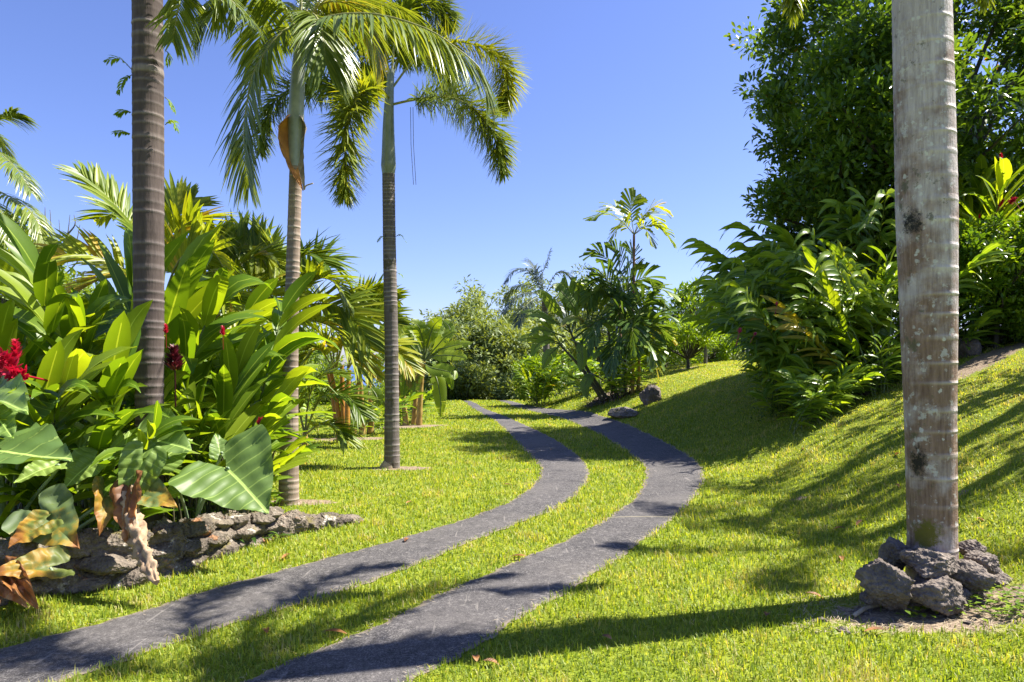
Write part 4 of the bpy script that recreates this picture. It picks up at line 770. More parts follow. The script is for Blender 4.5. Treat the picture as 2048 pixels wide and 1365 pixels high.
# ------------------------------------------------------------------ trees and shrubs
def leafcloud(mb, clumps, n, rc, L, W, prof='ovate', nseg=2, fold=.3, up=.35, tint=(.45, .22), out=None, droop=.15, whorl=True):
    C = np.asarray(clumps, float); k = len(C); idx = np.repeat(np.arange(k), n); N = len(idx)
    g = nrm(rng.normal(size=(N, 3))); rr = rng.random(N)**.45; sz = (rc*(.7+.6*rng.random(k)))[idx]
    P = C[idx]+g*(rr*sz)[:, None]*np.array([1, 1, .75]); D = nrm(g+rng.normal(size=(N, 3))*.55+np.array([0, 0, up])); U = nrm(rng.normal(size=(N, 3))*.5+np.array([0, 0, 1.]))
    ct = rng.normal(size=k)*tint[1]*.55
    blades(mb, P, D, U, L*(.7+.6*rng.random(N)), W*(.75+.5*rng.random(N)), droop*(.3+1.4*rng.random(N)), nseg, fold, prof, np.clip(tint[0]+ct[idx]+tint[1]*.6*rng.normal(size=N), 0, 1))
def shell(c, rad, k, seed, lump=.25, inner=.5, zmin=-1):
    v = nrm(np.random.default_rng(seed).normal(size=(k*3, 3))); v = v[v[:, 2] > zmin][:k]; r = np.array([1+lump*1.5*mnoise.noise(Vector(q)*1.8+Vector((seed, 0, 0))) for q in v]); 
    r *= inner+(1-inner)*np.random.default_rng(seed+1).random(len(v))**.4
    return np.asarray(c)+v*r[:, None]*np.asarray(rad)
def tree(name, label, b, cz, rad, k, n, rc, L, W, mat, seed, trunk_r=.12, wood='wood', cat='tree', group=None, lump=.25, zmin=-.6, branches=14, off=(0, 0), spread=.9, **kw):
    o = thing(name, label, cat, b, group); c = np.array([off[0], off[1], cz]); C = shell(c, rad, k, seed, lump, zmin=zmin)
    mb = MB(); fk = np.array([off[0]*.4, off[1]*.4, max(.15, cz-rad[2]*spread)]); tube(mb, catmull([(0, 0, -.2), fk*.5+[.03, 0, 0], fk], 10), np.linspace(trunk_r, trunk_r*.75, 10), 10)
    for q in C[::max(1, len(C)//branches)]: tube(mb, catmull([fk, fk*.45+q*.55+rng.normal(size=3)*.08*rad[0]+[0, 0, -.1*rad[2]], q], 10), np.linspace(trunk_r*.55, trunk_r*.08, 10), 6)
    mb.build('trunk', ma[wood], o)
    mb = MB(); leafcloud(mb, C, n, rc, L, W, **kw); mb.build('crown', ma[mat], o); return o
# big glossy tree on the right
bx, by = 9.4, 16.2; b = (bx, by, Hs(bx, by))
o = thing('broadleaf_tree', 'huge dark glossy broadleaf tree towering over the right slope', 'tree', b)
C = np.vstack([shell((-.2, 0, 6.0), (3.7, 2.7, 3.9), 320, 3, .3, .62), shell((2.6, .4, 5.4), (3.4, 1.9, 4.0), 210, 4, .3, .6), shell((-1.5, -.4, 3.3), (2.1, 1.4, 2.0), 100, 5, .3, .55), shell((-1.9, -2.3, 4.6), (1.7, 1.2, 2.1), 80, 8, .3, .4)])
mb = MB(); fk = np.array([.2, 0, 2.0]); tube(mb, catmull([(0, 0, -.3), (.1, 0, 1), fk], 10), np.linspace(.32, .26, 10), 12)
for q in C[::14]: tube(mb, catmull([fk, fk*.45+q*.55+rng.normal(size=3)*.3+[0, 0, .2], q], 12), np.linspace(.11, .012, 12), 6)
mb.build('trunk', ma['darkwood'], o)
mb = MB(); leafcloud(mb, C, 110, .46, .17, .08, 'obov', 3, .35, up=.4, tint=(.42, .26)); mb.build('crown', ma['broad'], o)
# trees beyond the driveway's crest
FG = 'trees beyond the end of the driveway'
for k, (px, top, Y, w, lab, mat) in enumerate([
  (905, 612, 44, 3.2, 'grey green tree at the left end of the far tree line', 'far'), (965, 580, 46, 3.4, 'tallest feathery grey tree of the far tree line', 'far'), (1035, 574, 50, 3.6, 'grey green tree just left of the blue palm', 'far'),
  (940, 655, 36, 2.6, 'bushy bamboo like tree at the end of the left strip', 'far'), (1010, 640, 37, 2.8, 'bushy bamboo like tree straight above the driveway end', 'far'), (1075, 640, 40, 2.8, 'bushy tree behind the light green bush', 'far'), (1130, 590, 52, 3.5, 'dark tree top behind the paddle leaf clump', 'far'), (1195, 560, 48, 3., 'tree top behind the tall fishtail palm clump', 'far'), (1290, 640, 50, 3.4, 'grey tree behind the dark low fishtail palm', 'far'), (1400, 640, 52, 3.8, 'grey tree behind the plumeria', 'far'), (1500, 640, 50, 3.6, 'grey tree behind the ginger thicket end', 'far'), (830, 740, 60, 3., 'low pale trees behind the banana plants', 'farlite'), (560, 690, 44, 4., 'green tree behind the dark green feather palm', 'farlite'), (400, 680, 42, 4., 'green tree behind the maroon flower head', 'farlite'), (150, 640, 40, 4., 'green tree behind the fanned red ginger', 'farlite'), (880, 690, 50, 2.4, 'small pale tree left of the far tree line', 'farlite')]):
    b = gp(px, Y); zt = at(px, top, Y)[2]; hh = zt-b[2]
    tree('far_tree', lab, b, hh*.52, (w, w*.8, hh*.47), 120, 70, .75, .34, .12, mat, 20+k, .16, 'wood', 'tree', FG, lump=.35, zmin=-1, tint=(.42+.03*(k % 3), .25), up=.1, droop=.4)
# understory right behind crest
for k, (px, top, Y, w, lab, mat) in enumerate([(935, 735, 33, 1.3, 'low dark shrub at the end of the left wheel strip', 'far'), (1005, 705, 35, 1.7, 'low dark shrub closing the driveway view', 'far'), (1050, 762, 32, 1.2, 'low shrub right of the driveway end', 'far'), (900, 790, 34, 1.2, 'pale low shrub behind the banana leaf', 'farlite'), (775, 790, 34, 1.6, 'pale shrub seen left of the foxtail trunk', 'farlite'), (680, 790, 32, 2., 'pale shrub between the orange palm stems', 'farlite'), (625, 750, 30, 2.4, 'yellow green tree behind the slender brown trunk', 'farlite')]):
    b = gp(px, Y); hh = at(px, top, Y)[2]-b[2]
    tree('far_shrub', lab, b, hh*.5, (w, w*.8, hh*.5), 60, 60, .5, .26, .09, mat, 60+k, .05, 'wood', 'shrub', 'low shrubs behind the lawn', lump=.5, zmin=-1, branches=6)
# left background
for k, (px, top, Y, w, lab, mat) in enumerate([(30, 455, 22, 1.9, 'light green tree at the left border under the drooping palm', 'farlite'), (-40, 480, 24, 2.4, 'bushy green tree cut by the left border', 'farlite'), (110, 560, 26, 2., 'pale tree behind the leafless branches', 'farlite'), (480, 600, 26, 3., 'green tree behind the feather palms', 'farlite'), (240, 590, 24, 2.6, 'green tree behind the dark leaved ginger', 'farlite')]):
    b = gp(px, Y); hh = at(px, top, Y)[2]-b[2]
    tree('garden_tree', lab, b, hh*.62, (w, w*.8, hh*.4), 80, 60, .5, .26, .11, mat, 80+k, .12, 'wood', 'tree', 'trees behind the left bed')
b = gp(112, 24); o = thing('bare_tree', 'leafless grey sapling against the sky at the left', 'tree', b); mb = MB()
for s in [[(112, 700), (118, 560), (122, 500), (118, 440)], [(122, 500), (135, 470), (140, 430)], [(122, 500), (105, 470), (100, 420)], [(119, 530), (90, 490), (85, 450)], [(120, 520), (150, 490), (160, 450)], [(118, 560), (150, 530), (170, 500)], [(105, 470), (92, 440), (90, 415)], [(135, 470), (150, 450), (148, 430)]]:
    tube(mb, catmull(local(b, [at(x, y, 24) for x, y in s]), 16), np.linspace(.035, .008, 16), 5)
mb.build('branches', ma['wood'], o)
# blue green palm beyond the clump
Y = 33; b = gp(1092, Y); o = thing('palm_tree', 'blue green palm with a smooth pale trunk beyond the paddle leaf clump', 'palm tree', b)
mb = MB(); trunk(mb, local(b, [at(1092, 760, Y), at(1092, 680, Y), at(1088, 590, Y)]), [.17, .15, .13], .3, .005, 14); mb.build('trunk', ma['gtrunk'], o)
mb = MB(); c0 = (1088, 592, Y)
for f in [[(1060, 545, Y), (1030, 540, Y-.5), (1010, 565, Y-.8)], [(1085, 550, Y), (1095, 520, Y), (1100, 502, Y)], [(1078, 560, Y), (1066, 535, Y), (1058, 520, Y+.5)], [(1060, 585, Y-.5), (1030, 595, Y-1), (1008, 625, Y-1.2)], [(1065, 600, Y-1), (1045, 620, Y-1.5), (1035, 650, Y-1.7)], [(1110, 570, Y), (1135, 575, Y), (1150, 600, Y)], [(1050, 570, Y+.5), (1025, 580, Y+.8), (1012, 600, Y+1)], [(1105, 600, Y-.5), (1120, 620, Y-.8), (1128, 650, Y-1)], [(1110, 550, Y), (1130, 545, Y), (1145, 560, Y)]]:
    frond(mb, local(b, [at(*c0)]+[at(*q) for q in f]), n=44, ll=.75, lw=.06, droop=.45, start=.12, nseg=3, fold=0)
mb.build('crown', [ma['bluepalm'], ma['rachis']], o)
# light bushes around the clump
SB = 'light green bushes on the right lawn'
for k, (px, py, top, Yd, w, lab, mat) in enumerate([(1072, 790, 716, None, .72, 'round light green bush left of the paddle leaf clump', 'shrub'), (1285, 735, 650, None, 1.3, 'light green bush behind the fishtail palm stems', 'shrub'), (1330, 715, 622, None, 1.9, 'broad yellow green hedge bush behind the small shrub tree', 'shrub'), (1420, 700, 640, None, 1.3, 'yellow green bush at the left edge of the ginger thicket', 'shrub')]):
    b = hit(px, py); b = gp(px, 26+k*1.2); hh = at(px, top, b[1])[2]-b[2]
    tree('bush', lab, b, hh*.5, (w, w*.8, hh*.5), 70, 60, .32, .15, .06, mat, 100+k, .05, 'darkwood', 'bush', SB, zmin=-.9, branches=8, tint=(.55, .25))
b = hit(1375, 738); hh = at(1375, 640, b[1])[2]-b[2]
tree('shrub_tree', 'small rounded shrub tree on a forked trunk on the right lawn', b, hh*.66, (1.02, .9, hh*.34), 80, 60, .24, .12, .05, 'shrub', 111, .07, 'darkwood', 'shrub', None, branches=22, spread=1.35, tint=(.58, .22))
b = gp(1410, 27); hh = at(1410, 562, 27)[2]-b[2]
tree('plumeria_tree', 'open crowned plumeria tree rising behind the bushes', b, hh*.72, (1.25, 1., hh*.27), 60, 34, .34, .24, .075, 'shrub', 115, .08, 'wood', 'tree', None, branches=40, spread=1.3, tint=(.4, .25))
b = gp(1329, 30); mb = MB(); tube(mb, local(b, [at(1329, 720, 30), at(1328, 660, 30), at(1327, 598, 30)]), [.1, .09, .075], 8); o = mb.build('dead_tree', ma['wood']); o.location = b; tag(o, 'bare grey dead trunk standing behind the bushes', 'dead tree')
Y = 25; b = gp(1135, Y)
clump('ginger_mound', 'dense mound of yellow green ginger left of the paddle leaf clump', b, rs(34, 1.35, .8, .6, .95, ti=26), [SG[0], BG[0], SG[1]], (), None)
# paddle leaf plant of the clump
b = hit(1200, 800); Y = b[1]-.7
def PL(*a): return [(x, y, Y+d) for x, y, d in a]
banana(1195, Y, 'traveller palm like plant with grey green paddle leaves leaning left', [PL((1215, 800, 0), (1170, 730, 0), (1135, 650, 0)), PL((1235, 790, .2), (1200, 720, .2), (1180, 650, .2)), PL((1205, 800, -.2), (1165, 740, -.2), (1120, 690, -.2))], [
  [*PL((1140, 655, 0), (1135, 610, 0), (1130, 580, 0), (1128, 548, 0)), .45], [*PL((1140, 660, 0), (1120, 630, -.3), (1100, 605, -.5), (1085, 585, -.6)), .5], [*PL((1140, 665, 0), (1110, 645, -.4), (1080, 635, -.7), (1050, 632, -.8)), .6],
  [*PL((1130, 675, 0), (1105, 665, -.4), (1075, 660, -.6), (1058, 672, -.8)), .55], [*PL((1125, 690, 0), (1100, 680, -.4), (1075, 690, -.6), (1062, 715, -.8)), .5], [*PL((1150, 655, 0), (1155, 610, 0), (1160, 580, .2), (1165, 555, .3)), .5],
  [*PL((1170, 650, 0), (1180, 620, .2), (1195, 595, .3), (1205, 575, .4)), .6], [*PL((1145, 660, 0), (1150, 620, -.4), (1120, 580, -.5), (1105, 570, -.6)), .35], [*PL((1175, 655, 0), (1200, 640, -.3), (1220, 650, -.5), (1230, 680, -.6)), .4], [*PL((1140, 680, -.2), (1160, 690, -.6), (1165, 720, -.8), (1160, 745, -.9)), .3],
  [*PL((1180, 660, 0), (1160, 640, -.5), (1140, 640, -.8), (1120, 655, -1)), .92], [*PL((1130, 680, -.3), (1110, 700, -.7), (1095, 715, -.9), (1085, 740, -1)), .5], [*PL((1205, 760, 0), (1185, 750, -.5), (1170, 770, -.7), (1175, 800, -.8)), .3], *[[*PL((cx, cy, dd), (cx+.45*l*math.cos(a)+j, cy-.5*l*math.sin(a), dd-.1), (cx+.8*l*math.cos(a), cy-.85*l*math.sin(a)+4, dd-.25), (cx+l*math.cos(a)+6*math.cos(a), cy-l*math.sin(a)+12, dd-.4)), t] for cx, cy, dd, a, l, j, t in [(1137, 655, 0, 1.75, 100, 0, .6), (1137, 655, 0, 2.25, 105, 2, .7), (1137, 657, -.1, 2.7, 100, 0, .6), (1180, 650, .2, 1.3, 95, 0, .65), (1180, 652, .2, 1.8, 100, 0, .5), (1180, 655, .1, .8, 85, 0, .7), (1122, 690, -.2, 2.9, 85, 0, .7), (1122, 690, -.2, 2.2, 95, 0, .55), (1140, 650, .3, 1.45, 105, 0, .35), (1185, 655, .4, 1.1, 100, 0, .4)]],
   [*PL((1225, 740, 0), (1215, 715, -.5), (1200, 700, -.7), (1185, 720, -.8)), .35]],
  W=.36, mat='heli', smat='dstalk', tears=2, name='paddle_leaf_plant', cat='tropical plant', rs=.07)
# broad leaflet palms of the clump
def fishtail(px, py, label, crown_px, fr, mat='fish', ll=.5, lw=.12, n=12, smat='redstem', sr=(.06, .04)):
    b = hit(px, py); Y = b[1]; o = thing('fishtail_palm', label, 'palm', b, 'palms of the planted clump on the right lawn'); mb = MB()
    c0 = at(crown_px[0], crown_px[1], Y); tube(mb, catmull(local(b, [(b[0], b[1], b[2]-.1), (np.array(b)+c0)/2+[.03, 0, 0], c0]), 26), np.linspace(*sr, 26), 10); mb.build('stem', ma[smat], o); mb = MB()
    for f in fr:
        t0 = f[-1]; frond(mb, local(b, [c0]+[at(x, y, Y+d) for x, y, d in f[:-1]]), n=int(n*1.05), ll=ll*1.35, lw=lw*1.25, droop=.22, prof='jag', t0=t0, tv=.2, start=.2, ang=50, nseg=4, fold=.22, lift=.15, r=.014, roll=rng.normal()*.6)
    mb.build('fronds', [ma[mat], ma['rachis']], o)
fishtail(1262, 780, 'tallest fishtail palm of the clump on a reddish stem', (1268, 470), [[(1240, 440, -.2), (1210, 428, -.3), (1182, 436, -.4), .3], [(1262, 430, 0), (1262, 410, 0), (1270, 395, .1), .35], [(1290, 430, 0), (1310, 415, 0), (1335, 425, -.2), .75], [(1300, 450, -.2), (1325, 460, -.3), (1345, 485, -.4), .3], [(1250, 450, -.4), (1240, 450, -.7), (1228, 470, -.9), .6], [(1285, 455, -.3), (1295, 465, -.6), (1302, 485, -.8), .6], [(1280, 440, .3), (1300, 430, .5), (1320, 450, .7), .5], [(1250, 435, .3), (1230, 415, .5), (1212, 420, .7), .5]], 'ypalm', .42, .085, 13)
fishtail(1240, 785, 'dark fishtail palm with drooping fronds in the middle of the clump', (1238, 600), [[(1225, 540, 0), (1205, 510, 0), (1185, 505, -.1), .2], [(1240, 550, 0), (1238, 515, 0), (1225, 495, 0), .1], [(1250, 550, 0), (1265, 515, 0), (1258, 495, 0), .15], [(1262, 570, -.2), (1290, 555, -.3), (1310, 570, -.4), .3], [(1270, 590, -.3), (1310, 575, -.4), (1345, 590, -.5), .6], [(1262, 600, -.4), (1290, 605, -.6), (1300, 640, -.8), .4], [(1215, 580, -.4), (1195, 575, -.7), (1178, 600, -.9), .45], [(1245, 590, -.6), (1245, 590, -1), (1240, 640, -1.2), .2], [(1210, 590, .2), (1180, 580, .3), (1165, 600, .3), .3]], 'fish', .5, .10, 13)
fishtail(1265, 788, 'dark low fishtail palm on thin stems at the right of the clump', (1262, 680), [[(1250, 640, 0), (1235, 620, 0), (1220, 625, -.2), .1], [(1275, 640, 0), (1285, 610, 0), (1300, 600, -.2), .15], [(1285, 660, -.2), (1310, 650, -.3), (1330, 670, -.4), .4], [(1280, 680, -.4), (1300, 690, -.6), (1310, 720, -.7), .5], [(1245, 680, -.4), (1230, 690, -.6), (1222, 730, -.7), .1], [(1262, 660, -.5), (1265, 660, -.9), (1265, 700, -1.1), .1], [(1262, 630, .2), (1255, 600, .3), (1240, 590, .4), .1], [(1290, 650, .1), (1320, 625, .2), (1345, 640, .2), .35]], 'fish', .5, .11, 12, 'gold')
fishtail(1275, 784, 'bright yellow green young palm at the right edge of the clump', (1278, 715), [[(1300, 680, 0), (1325, 665, 0), (1345, 680, -.1), .9], [(1295, 710, -.3), (1310, 725, -.4), (1315, 760, -.5), .8], [(1275, 690, 0), (1285, 665, 0), (1300, 660, 0), .8]], 'ypalm', .36, .08, 12, 'gold')
fishtail(1225, 790, 'leaning dark palm with pale bleached fronds on the clump', (1215, 640), [[(1235, 605, -.5), (1260, 595, -.8), (1285, 620, -1), .97], [(1190, 610, -.3), (1165, 615, -.5), (1150, 650, -.6), .3], [(1215, 590, 0), (1205, 560, 0), (1190, 545, 0), .55], [(1230, 600, 0), (1250, 570, .2), (1275, 575, .3), .2], [(1195, 640, -.5), (1180, 660, -.8), (1175, 700, -1), .15], [(1230, 640, -.5), (1240, 670, -.8), (1240, 710, -.9), .12]], 'fish', .5, .10, 13, 'dstalk')
fishtail(1250, 790, 'dense dark palm filling the centre of the clump', (1246, 640), [[(1230, 590, 0), (1210, 555, 0), (1192, 560, -.1), .1], [(1252, 590, 0), (1262, 550, 0), (1275, 535, 0), .15], [(1270, 610, -.2), (1300, 590, -.3), (1325, 605, -.4), .2], [(1225, 640, -.3), (1200, 640, -.5), (1185, 680, -.6), .1], [(1255, 640, -.6), (1265, 650, -1), (1270, 700, -1.2), .2], [(1235, 620, .3), (1220, 590, .4), (1215, 570, .5), .1], [(1265, 640, -.4), (1290, 650, -.6), (1305, 690, -.7), .15], [(1240, 660, -.6), (1235, 690, -.9), (1225, 740, -1), .1]], 'fish', .5, .10, 14, 'dstalk')
mb = MB(); b = hit(1240, 792)
n = 260; a = rng.random(n)*2*np.pi; rr = rng.random(n)**.5; x = rr*np.cos(a)*1.1; y = rr*np.sin(a)*.6; D = np.stack([np.cos(a), np.sin(a), .2+rng.random(n)], -1)
blades(mb, np.stack([x, y, H(b[0]+x, b[1]+y)-b[2]], -1), D, [0, 0, 1], rng.uniform(.25, .6, n), .05, .6, 4, .3, 'strip'); o = mb.build('dry_leaf_litter', stalk_mat('brown_litter', (.05, .035, .022), (.2, .14, .09), .8)); o.location = b; tag(o, 'dry brown leaf litter heaped at the foot of the clump', 'leaf litter', None, 'stuff')
# ------------------------------------------------------------------ right thicket
TG = 'shell ginger clumps massed on the right slope'
def rclump(px, py, label, n, rx, ry, s0, s1, az0=90, az1=270, ti=18, protos=SG, fl=(), dY=0, name='ginger_plant', group=TG):
    b = hit(px, py); b = (b[0]*(1+dY/b[1]), b[1]+dY, 0); b = (b[0], b[1], Hs(b[0], b[1]))
    return clump(name, label, b, rs(n, rx, ry, s0, s1, az0, az1, ti), protos, fl, group)
rclump(1622, 822, 'shell ginger at the left front of the thicket with arching dark shoots', 34, .8, .7, .75, 1.05, 110, 290, 22, fl=[(at(1478, 668, 11.5), FP, .9, 20), (at(1508, 672, 11.3), FP, .6, 40), (at(1553, 612, 11.4), FP, .6, 10)], dY=1.2)
rclump(1640, 810, 'shell ginger in the middle of the thicket below the yellow shoot', 30, .8, .6, .85, 1.15, 80, 280, 16, dY=1.6)
rclump(1600, 806, 'tall shell ginger outlined on the sky at the left of the thicket', 32, .6, .8, .9, 1.15, 90, 260, 10, dY=2.6)
rclump(1690, 790, 'tallest shell ginger of the thicket under the big tree', 20, .9, .7, 1.1, 1.4, 60, 260, 10, dY=2.4)
rclump(1740, 790, 'shell ginger just left of the pale palm trunk', 20, .7, .6, .8, 1.1, 120, 300, 16, dY=1.0)
rclump(1582, 795, 'low shell ginger spilling onto the lawn at the thicket left end', 24, .6, .8, .65, .95, 120, 280, 22, dY=2.0)
b = hit(1740, 800); clump('yellow_ginger', 'ginger with yellowed leaves standing out in the thicket', (b[0], b[1]+.6, Hs(b[0], b[1]+.6)), [(0, 0, 170, 12, 1.15), (.1, .1, 150, 16, 1.1), (0, -.1, 200, 22, 1.05)], YG)
b = hit(1790, 790); clump('ginger_plant', 'sunlit bright ginger shoot against the left side of the pale trunk', (b[0], b[1]+.3, Hs(b[0], b[1]+.3)), [(0, .3, 160, 10, 1.3), (.1, .2, 120, 6, 1.35), (-.1, .2, 190, 14, 1.15), (.1, .1, 60, 6, 1.3)], [BG[0]], (), TG)
for px, py, lab in [(1590, 820, 'small striped ginger at the left foot of the thicket'), (1640, 835, 'small leafy ginger on the slope foot of the thicket'), (1690, 790, 'small ginger in front of the thicket middle'), (1745, 770, 'small ginger beside the pink bromeliad'), (1560, 805, 'small ginger trailing at the thicket corner'), (1615, 850, 'small ginger lowest on the lawn below the thicket'), (1665, 822, 'small ginger between the undergrowth and the lawn'), (1715, 800, 'small ginger left of the dark anthurium'), (1775, 765, 'small ginger touching the left edge of the pale trunk')]:
    rclump(px, py, lab, 11, .38, .3, .75, 1.05, 0, 360, 26, SH, name='small_ginger', group='small gingers fringing the thicket')
mb = MB(); n = 2600; px = rng.uniform(1560, 1800, n); Yg = rng.uniform(9.6, 11.8, n); 
q0 = hit(1600, 835); q1 = hit(1790, 775); f = rng.random(n); x = q0[0]+(q1[0]-q0[0])*f+rng.normal(size=n)*.25; y = q0[1]+(q1[1]-q0[1])*f+.3+np.abs(rng.normal(size=n))*.5
a = rng.random(n)*2*np.pi; blades(mb, np.stack([x, y, H(x, y)+rng.random(n)*.35], -1), np.stack([np.cos(a), np.sin(a), rng.random(n)], -1), [0, 0, 1], rng.uniform(.06, .16, n), .035, .3, 2, .3, 'ovate')
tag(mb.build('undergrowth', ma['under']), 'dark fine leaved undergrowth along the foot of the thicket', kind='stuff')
b = hit(1760, 770); o = thing('anthurium', 'dark anthurium with one broad upright leaf before the thicket', 'plant', b)
for q, tip, Nn in [((1760, 655, 0), (1752, 690, -.1), (0, -1, .2)), ((1755, 735, 0), (1715, 735, -.2), (.2, -.6, .8)), ((1765, 740, 0), (1752, 765, -.2), (0, -.8, .5))]:
    O = at(q[0], q[1], b[1]-.1); Tp = at(tip[0], tip[1], b[1]-.2); L = np.linalg.norm(Tp-O)/.7; mb = MB(); taro(mb, O-np.array(b), Tp-O, Nn, L, L*.95, t=.0); lf = mb.build('leaf', ma['taro'], o)
    mb = MB(); tube(mb, catmull([(0, 0, -.05), (O-np.array(b))*.6+[.03, 0, 0], O-np.array(b)], 10), .008, 6); mb.build('petiole', ma['dstalk'], lf)
b = hit(1752, 775); o = thing('bromeliad', 'magenta bromeliad rosette at the foot of the thicket', 'bromeliad', b); mb = MB(); n = 26; a = rng.random(n)*2*np.pi
blades(mb, np.zeros((n, 3))+[0, 0, .1], np.stack([np.cos(a), np.sin(a), .8+0*a], -1), [0, 0, 1], .26, .06, .5, 4, .3, 'strip', .1); mb.build('rosette', ma['pink'], o)
# shrubs right of the pale trunk
b = hit(1985, 705); YY = b[1]
def rp(px, dY): y = YY+dY; x = (px-1024)/F*y; return (x, y, Hs(x, y))
b = rp(1990, .5); hh = at(1990, 440, b[1])[2]-b[2]
tree('round_shrub', 'dense glossy round shrub right of the pale trunk', b, hh*.66, (.95, .8, hh*.36), 150, 60, .2, .10, .05, 'dshrub', 140, .05, 'darkwood', 'shrub', None, zmin=-1, branches=16, tint=(.5, .28))
b = rp(2075, .1); hh = at(2060, 590, b[1])[2]-b[2]
tree('low_shrub', 'small leaved light shrub at the right border of the slope', b, hh*.5, (.45, .5, hh*.5), 70, 60, .14, .06, .035, 'shrub', 141, .03, 'darkwood', 'shrub', None, zmin=-1, tint=(.45, .25))
b = rp(1950, 1.0); hh = at(1950, 560, b[1])[2]-b[2]
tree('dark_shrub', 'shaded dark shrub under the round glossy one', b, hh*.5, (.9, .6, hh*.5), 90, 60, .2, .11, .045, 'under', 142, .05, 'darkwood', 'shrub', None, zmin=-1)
b = rp(2090, 1.2); hh = at(2090, 480, b[1])[2]-b[2]
tree('dark_shrub', 'tall dark shrub cut by the right border', b, hh*.55, (.9, .8, hh*.48), 120, 60, .22, .12, .05, 'dshrub', 143, .06, 'darkwood', 'shrub', None, zmin=-1)
b = rp(1990, 1.6); fz = lambda px, py, d: (at(px, py, YY+d))
clump('ginger_plant', 'red flowered ginger above the round shrub at right', b, [(.0, 0, 100, 3, 1.75), (-.25, -.1, 170, 6, 1.6), (.25, 0, 20, 5, 1.75), (.1, .3, 250, 5, 1.85), (-.4, .2, 190, 8, 1.5), (.5, .1, 10, 8, 1.8), (-.1, -.3, 230, 10, 1.5)], [BG[0], GS[2]],
  [(fz(1998, 415, .8), FL, .9, 30), (fz(2016, 408, .8), FL, 1.0, 60), (fz(2030, 405, .8), FL, .8, -30), (fz(2001, 320, 1.2), FL, .7, 5), (fz(1958, 438, .9), FL, .5, 10)], None)
b = rp(2080, 2.6); clump('ginger_plant', 'tall ginger at the right border before the big tree', b, [(0, 0, 120, 3, 2.2), (-.3, 0, 170, 6, 2.1), (.2, .2, 20, 4, 2.2), (-.5, .2, 200, 8, 2.0)], [GS[3], GS[1]], (), None)
b = rp(1930, .4); clump('small_ginger', 'yellow leaved small ginger in the shade right of the pale trunk', b, rs(8, .3, .2, .9, 1.2, 0, 360, 20), [SH[1], SH[2]], (), 'small gingers fringing the thicket')
# off to the right, cut off by the frame: the trees whose shade falls across the lawn
for k, (x, y, hh, lab) in enumerate([(8.0, 8.2, 5.2, 'slim palm beyond the right border, nearer of two'), (8.8, 9.3, 5.6, 'slim palm beyond the right border, farther of two')]):
    b = (x, y, Hs(x, y)); o = thing('palm_tree', lab, 'palm tree', b); mb = MB(); trunk(mb, [(0, 0, -.1), (.05, .03, hh*.5), (0, 0, hh)], [.13, .11, .1], .09, .01, 12); mb.build('trunk', ma['gtrunk'], o)
    mb = MB(); crown(mb, np.array([0, 0, hh]), 5, 1.9, 60, 10, k*1.1, 1.15, n=26, ll=.45, lw=.04, droop=.4, nseg=3); mb.build('crown', [ma['palm'], ma['rachis']], o)
b = (7.2, 7.0, Hs(7.2, 7.0)); o = thing('foxtail_palm', 'palm standing on the slope beyond the right border', 'palm tree', b)
mb = MB(); trunk(mb, [(0, 0, -.1), (.05, 0, 2), (0, 0, 4.4)], [.13, .11, .1], .09, .01, 14); mb.build('trunk', ma['gtrunk'], o)
mb = MB(); crown(mb, np.array([0, 0, 4.4]), 7, 2.0, 65, -5, .6, 1.2, n=110, ll=.34, lw=.036, plume=True, droop=.2, ang=68, nseg=2); mb.build('crown', [ma['foxtail'], ma['rachis']], o)
# ------------------------------------------------------------------ small climbers and debris
def climber(label, b, sprays, mat='shrub'):
    o = thing('climbing_fern', label, 'climbing plant', b, 'little climbers on the palm trunks'); mb = MB()
    for s in sprays: frond(mb, local(b, [at(*q) for q in s]), n=8, ll=.085, lw=.03, droop=.45, start=.15, nseg=3, r=.004, prof='lance', ang=55)
    mb.build('sprays', [ma[mat], ma['dstalk']], o)
Y = 5.9
climber('fern sprays sprouting from both sides of the dark ringed trunk', gp(300, Y), [[(264, 140, Y), (240, 118, Y), (214, 122, Y)], [(264, 150, Y), (248, 160, Y), (238, 185, Y)], [(262, 225, Y), (250, 222, Y), (236, 228, Y)], [(260, 268, Y), (248, 264, Y), (232, 266, Y)], [(330, 40, Y), (340, 55, Y), (342, 80, Y)], [(330, 195, Y), (340, 205, Y), (346, 220, Y)], [(330, 250, Y), (344, 242, Y), (352, 258, Y)], [(330, 100, Y), (336, 108, Y), (334, 125, Y)]])
Y = 10.45
climber('small leafy sprig growing out of the foxtail palm trunk', gp(783, Y), [[(790, 475, Y), (800, 470, Y), (812, 484, Y)], [(772, 478, Y), (764, 474, Y), (756, 482, Y)], [(792, 545, Y), (800, 548, Y), (804, 552, Y)], [(770, 895, Y), (760, 885, Y), (752, 890, Y)]])
p0 = hit(1690, 1245); mb = MB(); q = [hit(1705, 1240), hit(1735, 1222), hit(1770, 1212)]; tube(mb, catmull([(a, b_, c_+.02) for a, b_, c_ in q], 20), np.linspace(.012, .018, 20), 7)
tag(mb.build('surface_root', ma['straw']), 'pale root lying on the soil left of the rock ring', 'root')
mb = MB(); n = 900; px = rng.uniform(1580, 2100, n); py = 1195+rng.random(n)*75
P = np.array([hit(a, b_) for a, b_ in zip(px, py)]); a = rng.random(n)*2*np.pi
blades(mb, P+[0, 0, .012], np.stack([np.cos(a), np.sin(a), .12*rng.normal(size=n)], -1), [0, 0, 1], rng.uniform(.04, .12, n), .004, .05, 2, 0, 'strip')
tag(mb.build('dry_grass', ma['straw']), 'dry straw scattered on the soil around the rock ring', kind='stuff')
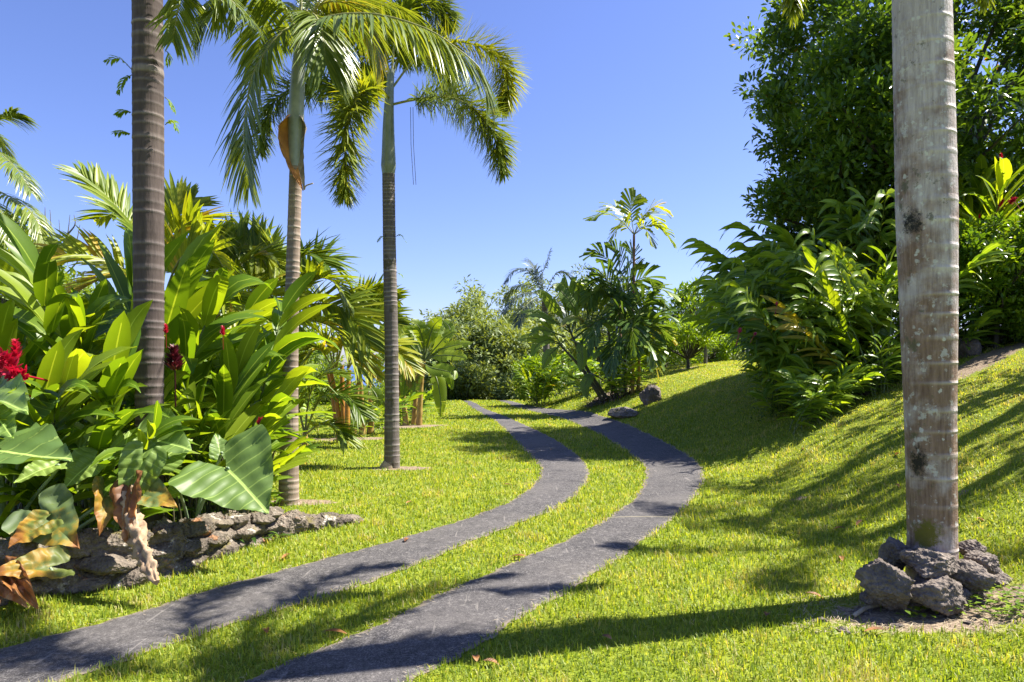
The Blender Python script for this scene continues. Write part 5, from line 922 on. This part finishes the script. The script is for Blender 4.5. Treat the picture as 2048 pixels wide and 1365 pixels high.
mb = MB(); n = 260; px = rng.uniform(1800, 2060, n); py = rng.uniform(1190, 1245, n); P = np.array([hit(a, b_) for a, b_ in zip(px, py)])
a = rng.random(n)*2*np.pi; blades(mb, P+np.stack([0*a, 0*a, .02+.05*rng.random(n)], -1), np.stack([np.cos(a), np.sin(a), .4*rng.random(n)], -1), [0, 0, 1], rng.uniform(.025, .06, n), .03, .2, 2, .2, 'ovate')
tag(mb.build('weeds', ma['shrub']), 'broad leaved weeds creeping round the rock ring', kind='stuff')

for k in range(34):
    px, py = rng.uniform(300, 2000), rng.uniform(830, 1340)
    p = hit(px, py)
    if in_strip(np.array(p[0]), np.array(p[1]), -.05) and k % 3: continue
    mb = MB(); a = rng.random()*6.28; blades(mb, [(0, 0, 0)], [(math.cos(a), math.sin(a), .15)], [(0, 0, 1)], rng.uniform(.06, .15), .04, rng.uniform(.1, .5), 5, .5, 'ovate', .5)
    o = mb.build('fallen_leaf', ma['brown']); o.location = (p[0], p[1], p[2]+.03); tag(o, 'small curled brown leaf fallen on the mown lawn or drive', 'fallen leaf', 'fallen leaves on the lawn')
mb = MB(); n = 1600; y = rng.uniform(3., 14, n)**1.; k = rng.integers(0, 4, n); ex = [LL, LR, RL, RR]
x = np.array([np.interp(yy, *ex[kk]) for yy, kk in zip(y, k)])+np.where(k % 2, -1, 1)*np.abs(rng.normal(size=n))*.05
a = rng.random(n)*2*np.pi; blades(mb, np.stack([x, y, H(x, y)+.024], -1), np.stack([np.cos(a), np.sin(a), .05+0*a], -1), [0, 0, 1], rng.uniform(.02, .06, n), .004, .1, 2, 0, 'strip')
tag(mb.build('grass_clippings', ma['straw']), 'dry grass clippings along the edges of the wheel strips', kind='stuff')

for px, Yd, lab in [(735, 15.2, 'dark leafy offshoots at the foot of the golden banana stems'), (655, 14.4, 'dark low plants left of the multi stemmed orange palm'), (822, 18.3, 'leafy offshoots at the foot of the banana behind the foxtail trunk')]:
    b = gp(px, Yd); clump('low_plant', lab, (b[0], b[1]+.5, b[2]), rs(9, .5, .25, .75, 1.25, 0, 360, 20), SH, (), 'low plants under the bananas', 'plant')

for px, py, lab in [(1215, 800, 'low dark leafy plant at the left foot of the planted clump'), (1262, 792, 'low dark leafy plant at the right foot of the planted clump')]:
    b = hit(px, py); clump('low_plant', lab, (b[0], b[1]+.3, Hs(b[0], b[1]+.3)), rs(12, .55, .3, .8, 1.5, 0, 360, 24), SH, (), 'low plants in the planted clump', 'plant')
# a loose crowned tree just outside the frame, whose dappled shade falls across the right bank
bx, by = 9.6, 9.0
tree('shade_tree', 'loose crowned tree on the slope beyond the right border', (bx, by, Hs(bx, by)), 4.0, (2.0, 1.9, .8), 46, 34, .36, .17, .08, 'broad', 171, .1, 'darkwood', 'tree', None, zmin=-1, branches=14)
